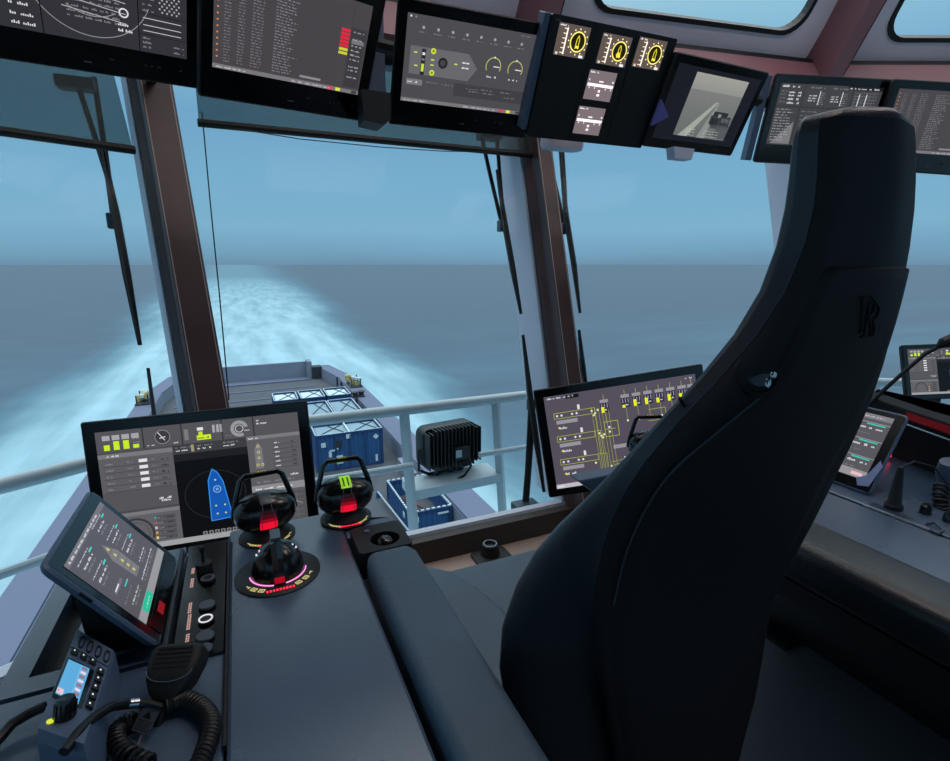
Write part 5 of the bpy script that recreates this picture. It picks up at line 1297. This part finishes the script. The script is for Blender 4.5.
def open_spl(P, n=4):
    Q = [P[0]]+list(P)+[P[-1]]; return spl(Q, n)[n:n*(len(Q)-2)+1]
def smooth_(T):
    return [(T[0][0]+(T[-1][0]-T[0][0])*k/60, sum(interp(T, T[0][0]+(T[-1][0]-T[0][0])*k/60+d) for d in (-.05, -.03, -.01, .01, .03, .05))/6) for k in range(61)]
XL, XF, XR, YP, TK = [smooth_(q) for q in (XL, XF, XR, YP, TK)]
t = thing('helm_seat', 'tall black leather helm seat with embossed letters on its back', 'chair', (.63, .75, 0)); HS = t
def spl(P, n=5, closed=True):
    out = []; N = len(P)
    for i in range(N):
        p0, p1, p2, p3 = P[i-1], P[i], P[(i+1) % N], P[(i+2) % N]
        for k in range(n):
            f = k/n; out.append(.5*((2*p1)+(p2-p0)*f+(2*p0-5*p1+4*p2-p3)*f*f+(-p0+3*p1-3*p2+p3)*f**3))
    return out
def section(z, sh=1.0, dz=0):
    y = interp(YP, z); tk = interp(TK, z); xl = interp(XL, z); xf = interp(XF, z); xr = interp(XR, z)
    cx = (xl+xr)/2; w_ = xr-xl
    yf = y+tk
    P = [(xl-.004, y+.045), (xl+.006, y+.018), (xl+.035, y+.008), (cx, y), (xr-.035, y+.008), (xr-.008, y+.018), (xr, y+.040),
         (xr+.004, y+.03+tk*.6), (xr-.008, yf), (xr-.05, yf+.0), (cx+.1*w_, yf-.45*tk), (cx-.1*w_, yf-.45*tk), (min(xl, xf)+.05, yf), (xf+.008, yf-.004), (xf, y+.012+tk*.62)]
    P = [Vector((cx+(x-cx)*sh, y+tk/2+(yy-y-tk/2)*(.5+.5*sh), z+dz)) for x, yy in P]
    return spl(P, 4)
zs = [.12, .20, .28, .36, .44, .52, .60, .68, .75, .82, .89, .95, 1.0, 1.05, 1.1, 1.15, 1.2, 1.25, 1.3, 1.35, 1.4, 1.44, 1.47, 1.495]
g = MB('leather'); ztop = 1.522
secs = [section(z) for z in zs]+[section(ztop-.012, .985), section(ztop, .94, .002), section(ztop, .85, .009), section(ztop, .6, .014)]
g.loft(secs); bk = g.build('backrest', t, world=True, smooth='full')
# rear cover (matt) follows the rear face, between the side seams
def rearpt(z, u, off):
    xl = interp(XL, z)+.010; xr = interp(XR, z)-.010; x = lin(xl, xr, u)
    z2 = min(z, zs[-1]); key = round(z2, 4)
    if key not in SEC: SEC[key] = section(z2)[4:26]
    q = SEC[key]; y = None
    for a, b_ in zip(q, q[1:]):
        if a.x <= x <= b_.x: y = lin(a.y, b_.y, (x-a.x)/max(1e-6, b_.x-a.x)); break
    if y is None: y = q[0].y if x < q[0].x else q[-1].y
    return Vector((x, y-off, z))
SEC = {}
def patch(mname, name, zs_, ul, ur, off, parent, edge=.004, nu=14):
    g = MB(mname); rows = []
    for i, z in enumerate(zs_):
        a, b_ = ul(z), ur(z); row = []
        for k in range(nu+1):
            u = lin(a, b_, k/nu); e_ = off if 0 < k < nu and 0 < i < len(zs_)-1 else -.004
            row.append(g.bm.verts.new(rearpt(z, u, e_)))
        rows.append(row)
    for p, q in zip(rows, rows[1:]):
        for k in range(nu): g.face((p[k], p[k+1], q[k+1], q[k]))
    return g.build(name, parent, world=True, smooth='full')
g = MB('leather_rear'); rows = []
for i, sc_ in enumerate(secs[:-2]):
    row = []
    for k in range(2, 27):
        v = sc_[k]; e_ = 0 if k in (2, 26) else .0025
        row.append(g.bm.verts.new(Vector((v.x, v.y-e_, v.z))))
    rows.append(row)
for p_, q_ in zip(rows, rows[1:]):
    for k in range(len(p_)-1): g.face((p_[k], p_[k+1], q_[k+1], q_[k]))
g.build('rear_cover', t, world=True, smooth='full')
def umap(px, py):
    q = onprof(px, py, .0); xl = interp(XL, q.z)+.010; xr = interp(XR, q.z)-.010; return q.z, (q.x-xl)/(xr-xl)
lp = [(827, 264), (822, 275), (816, 300), (806, 325), (793, 345), (780, 372), (760, 398), (720, 432), (680, 468), (645, 505), (618, 555), (604, 610), (602, 680), (612, 760)]
UL = sorted([umap(x, y) for x, y in lp]); zt_ = max(z for z, u in UL)
zz = [.30+.028*i for i in range(60)]; zz = [z for z in zz if z < zt_-.012]+[zt_-.006, zt_]
patch('leather_rear', 'rear_panel', zz, lambda z: min(.9, max(.012, interp(UL, z)))+(.03 if z > zt_-.001 else 0), lambda z: .92, .009, t, nu=22)
# seams, and a highlight line on the panel edge
g = MB('stitch')
g.tube([sc_[2] for sc_ in secs[11:-3]], .0010, 5); g.build('side_seam', t, world=True)
g = MB('groove'); g.tube([onprof(x, y, .01, .5)+Vector((-.002, 0, 0)) for x, y in ((681, 398), (686, 407), (693, 412), (701, 416))], .0022, 6); g.build('pad_seam', t, world=True)
g = MB('stitch'); pp = []  # paler tube stands in for the highlight along the panel's step
for x, y in lp[6:-2]:
    z, u = umap(x, y); pp.append(rearpt(z, max(.02, u-.01), .007))
g.tube(open_spl(pp), .0014, 6); g.build('panel_highlight', t, world=True)
# emblem: two interlaced letters R
g = MB('groove')
def stroke(pts, r=.0011):
    P = []
    for x, y in pts:
        z, u = umap(x, y); P.append(rearpt(z, u, .0098))
    g.tube(P, r, 6)
fx = lambda a: [(714+x/4.75, 230+y/4.75) for x, y in a]
stroke(fx([(668, 318), (655, 480)]), .0016); stroke(fx([(655, 315), (700, 312), (718, 330), (716, 372), (702, 398), (668, 408)])); stroke(fx([(690, 405), (702, 450), (706, 495)]), .0014); stroke(fx([(645, 482), (668, 484)])); 
stroke(fx([(694, 350), (668, 500)]), .0016); stroke(fx([(685, 345), (728, 345), (742, 362), (738, 395), (722, 418), (690, 425)])); stroke(fx([(712, 420), (722, 460), (716, 496)]), .0014); stroke(fx([(655, 503), (680, 505)])); stroke(fx([(700, 498), (722, 500)]))
g.build('emblem', t, world=True)
# recliner recess and switches
c_ = onprof(757, 374, .02); 
g = MB('groove'); m = frame_m(onprof(756, 374, .014), Vector((1, -.25, 0)).normalized(), Vector((.1, .35, .93)).normalized())
g.lathe([(.033, -.006), (.033, .002), (.030, .004), (.026, .000), (.0, .000)], (0, 0, 0), 28, m @ Matrix.Diagonal((.85, .75, 1, 1))); g.use('leather'); g.lathe([(.024, .0005), (.020, .006), (.0, .008)], (.0, .0, 0), 24, m @ Matrix.Diagonal((.85, .75, 1, 1))); g.build('recliner_recess', t, world=True, smooth=True)
for (px, py, a, b_) in ((773, 375, .0042, .0042), (767.5, 383, .0036, .0062)):
    g = MB('chrome'); m = frame_m(onprof(px, py, -.012), Vector((1, 0, 0)), Vector((.25, .3, .92)).normalized()); g.lathe([(1, 0), (1, .35), (.7, .6), (0, .6)], (0, 0, 0), 18, m @ Matrix.Diagonal((a, b_, .004, 1))); g.build('switch', t, world=True, smooth=True)
# seat cushion, bolster, base
g = MB('seat_leather')
secs = []
for z, k in ((.46, .02), (.50, 0), (.575, 0), (.595, .012), (.60, .03)):
    secs.append([Vector((x, y, z)) for x, y in rrect(.335+k, .66, .84-k, 1.15-k, .05, 5)])
g.loft(secs); g.build('seat_cushion', t, world=True, smooth=True)
g = MB('seat_leather')
bp = [(.33, .60), (.33, 1.145), (.385, 1.14), (.425, 1.10), (.455, 1.02), (.475, .92), (.48, .80), (.47, .60)]
secs = []
cxx, cyy = .40, .88
for z, k in ((.56, 1), (.615, 1), (.625, .97), (.629, .9)): secs.append([Vector((cxx+(x-cxx)*k, cyy+(y-cyy)*k, z)) for x, y in bp])
g.loft(secs); g.build('side_bolster', t, world=True, smooth=True)
g = MB('stitch'); g.tube([Vector((x+.002, y, .618)) for x, y in bp[1:]], .002, 5); g.build('bolster_seam', t, world=True)
g = MB('plastic_black'); g.loft([[Vector((.64+x*k, .80+y*k, z)) for x, y in rrect(-.16, -.16, .16, .16, .06, 4)] for z, k in ((0, 1.25), (.03, 1.2), (.05, .7), (.44, .7), (.46, 1.3))]); g.build('pedestal', t, world=True)
g = MB('plastic_black'); secs = []
for z in (.10, .18, .27, .33):
    k = .02*(z < .15); secs.append([Vector((x, y, z)) for x, y in rrect(.47+k, .49, .80-k, .85, .05, 4)])
g.loft(secs); g.build('lower_shroud', t, world=True, smooth=True)
C.cycles.use_denoising = True
C.cycles.max_bounces = 8; C.cycles.diffuse_bounces = 4; C.cycles.glossy_bounces = 3; C.cycles.transparent_max_bounces = 16
C.cycles.caustics_reflective = False; C.cycles.caustics_refractive = False
C.cycles.sample_clamp_indirect = 4
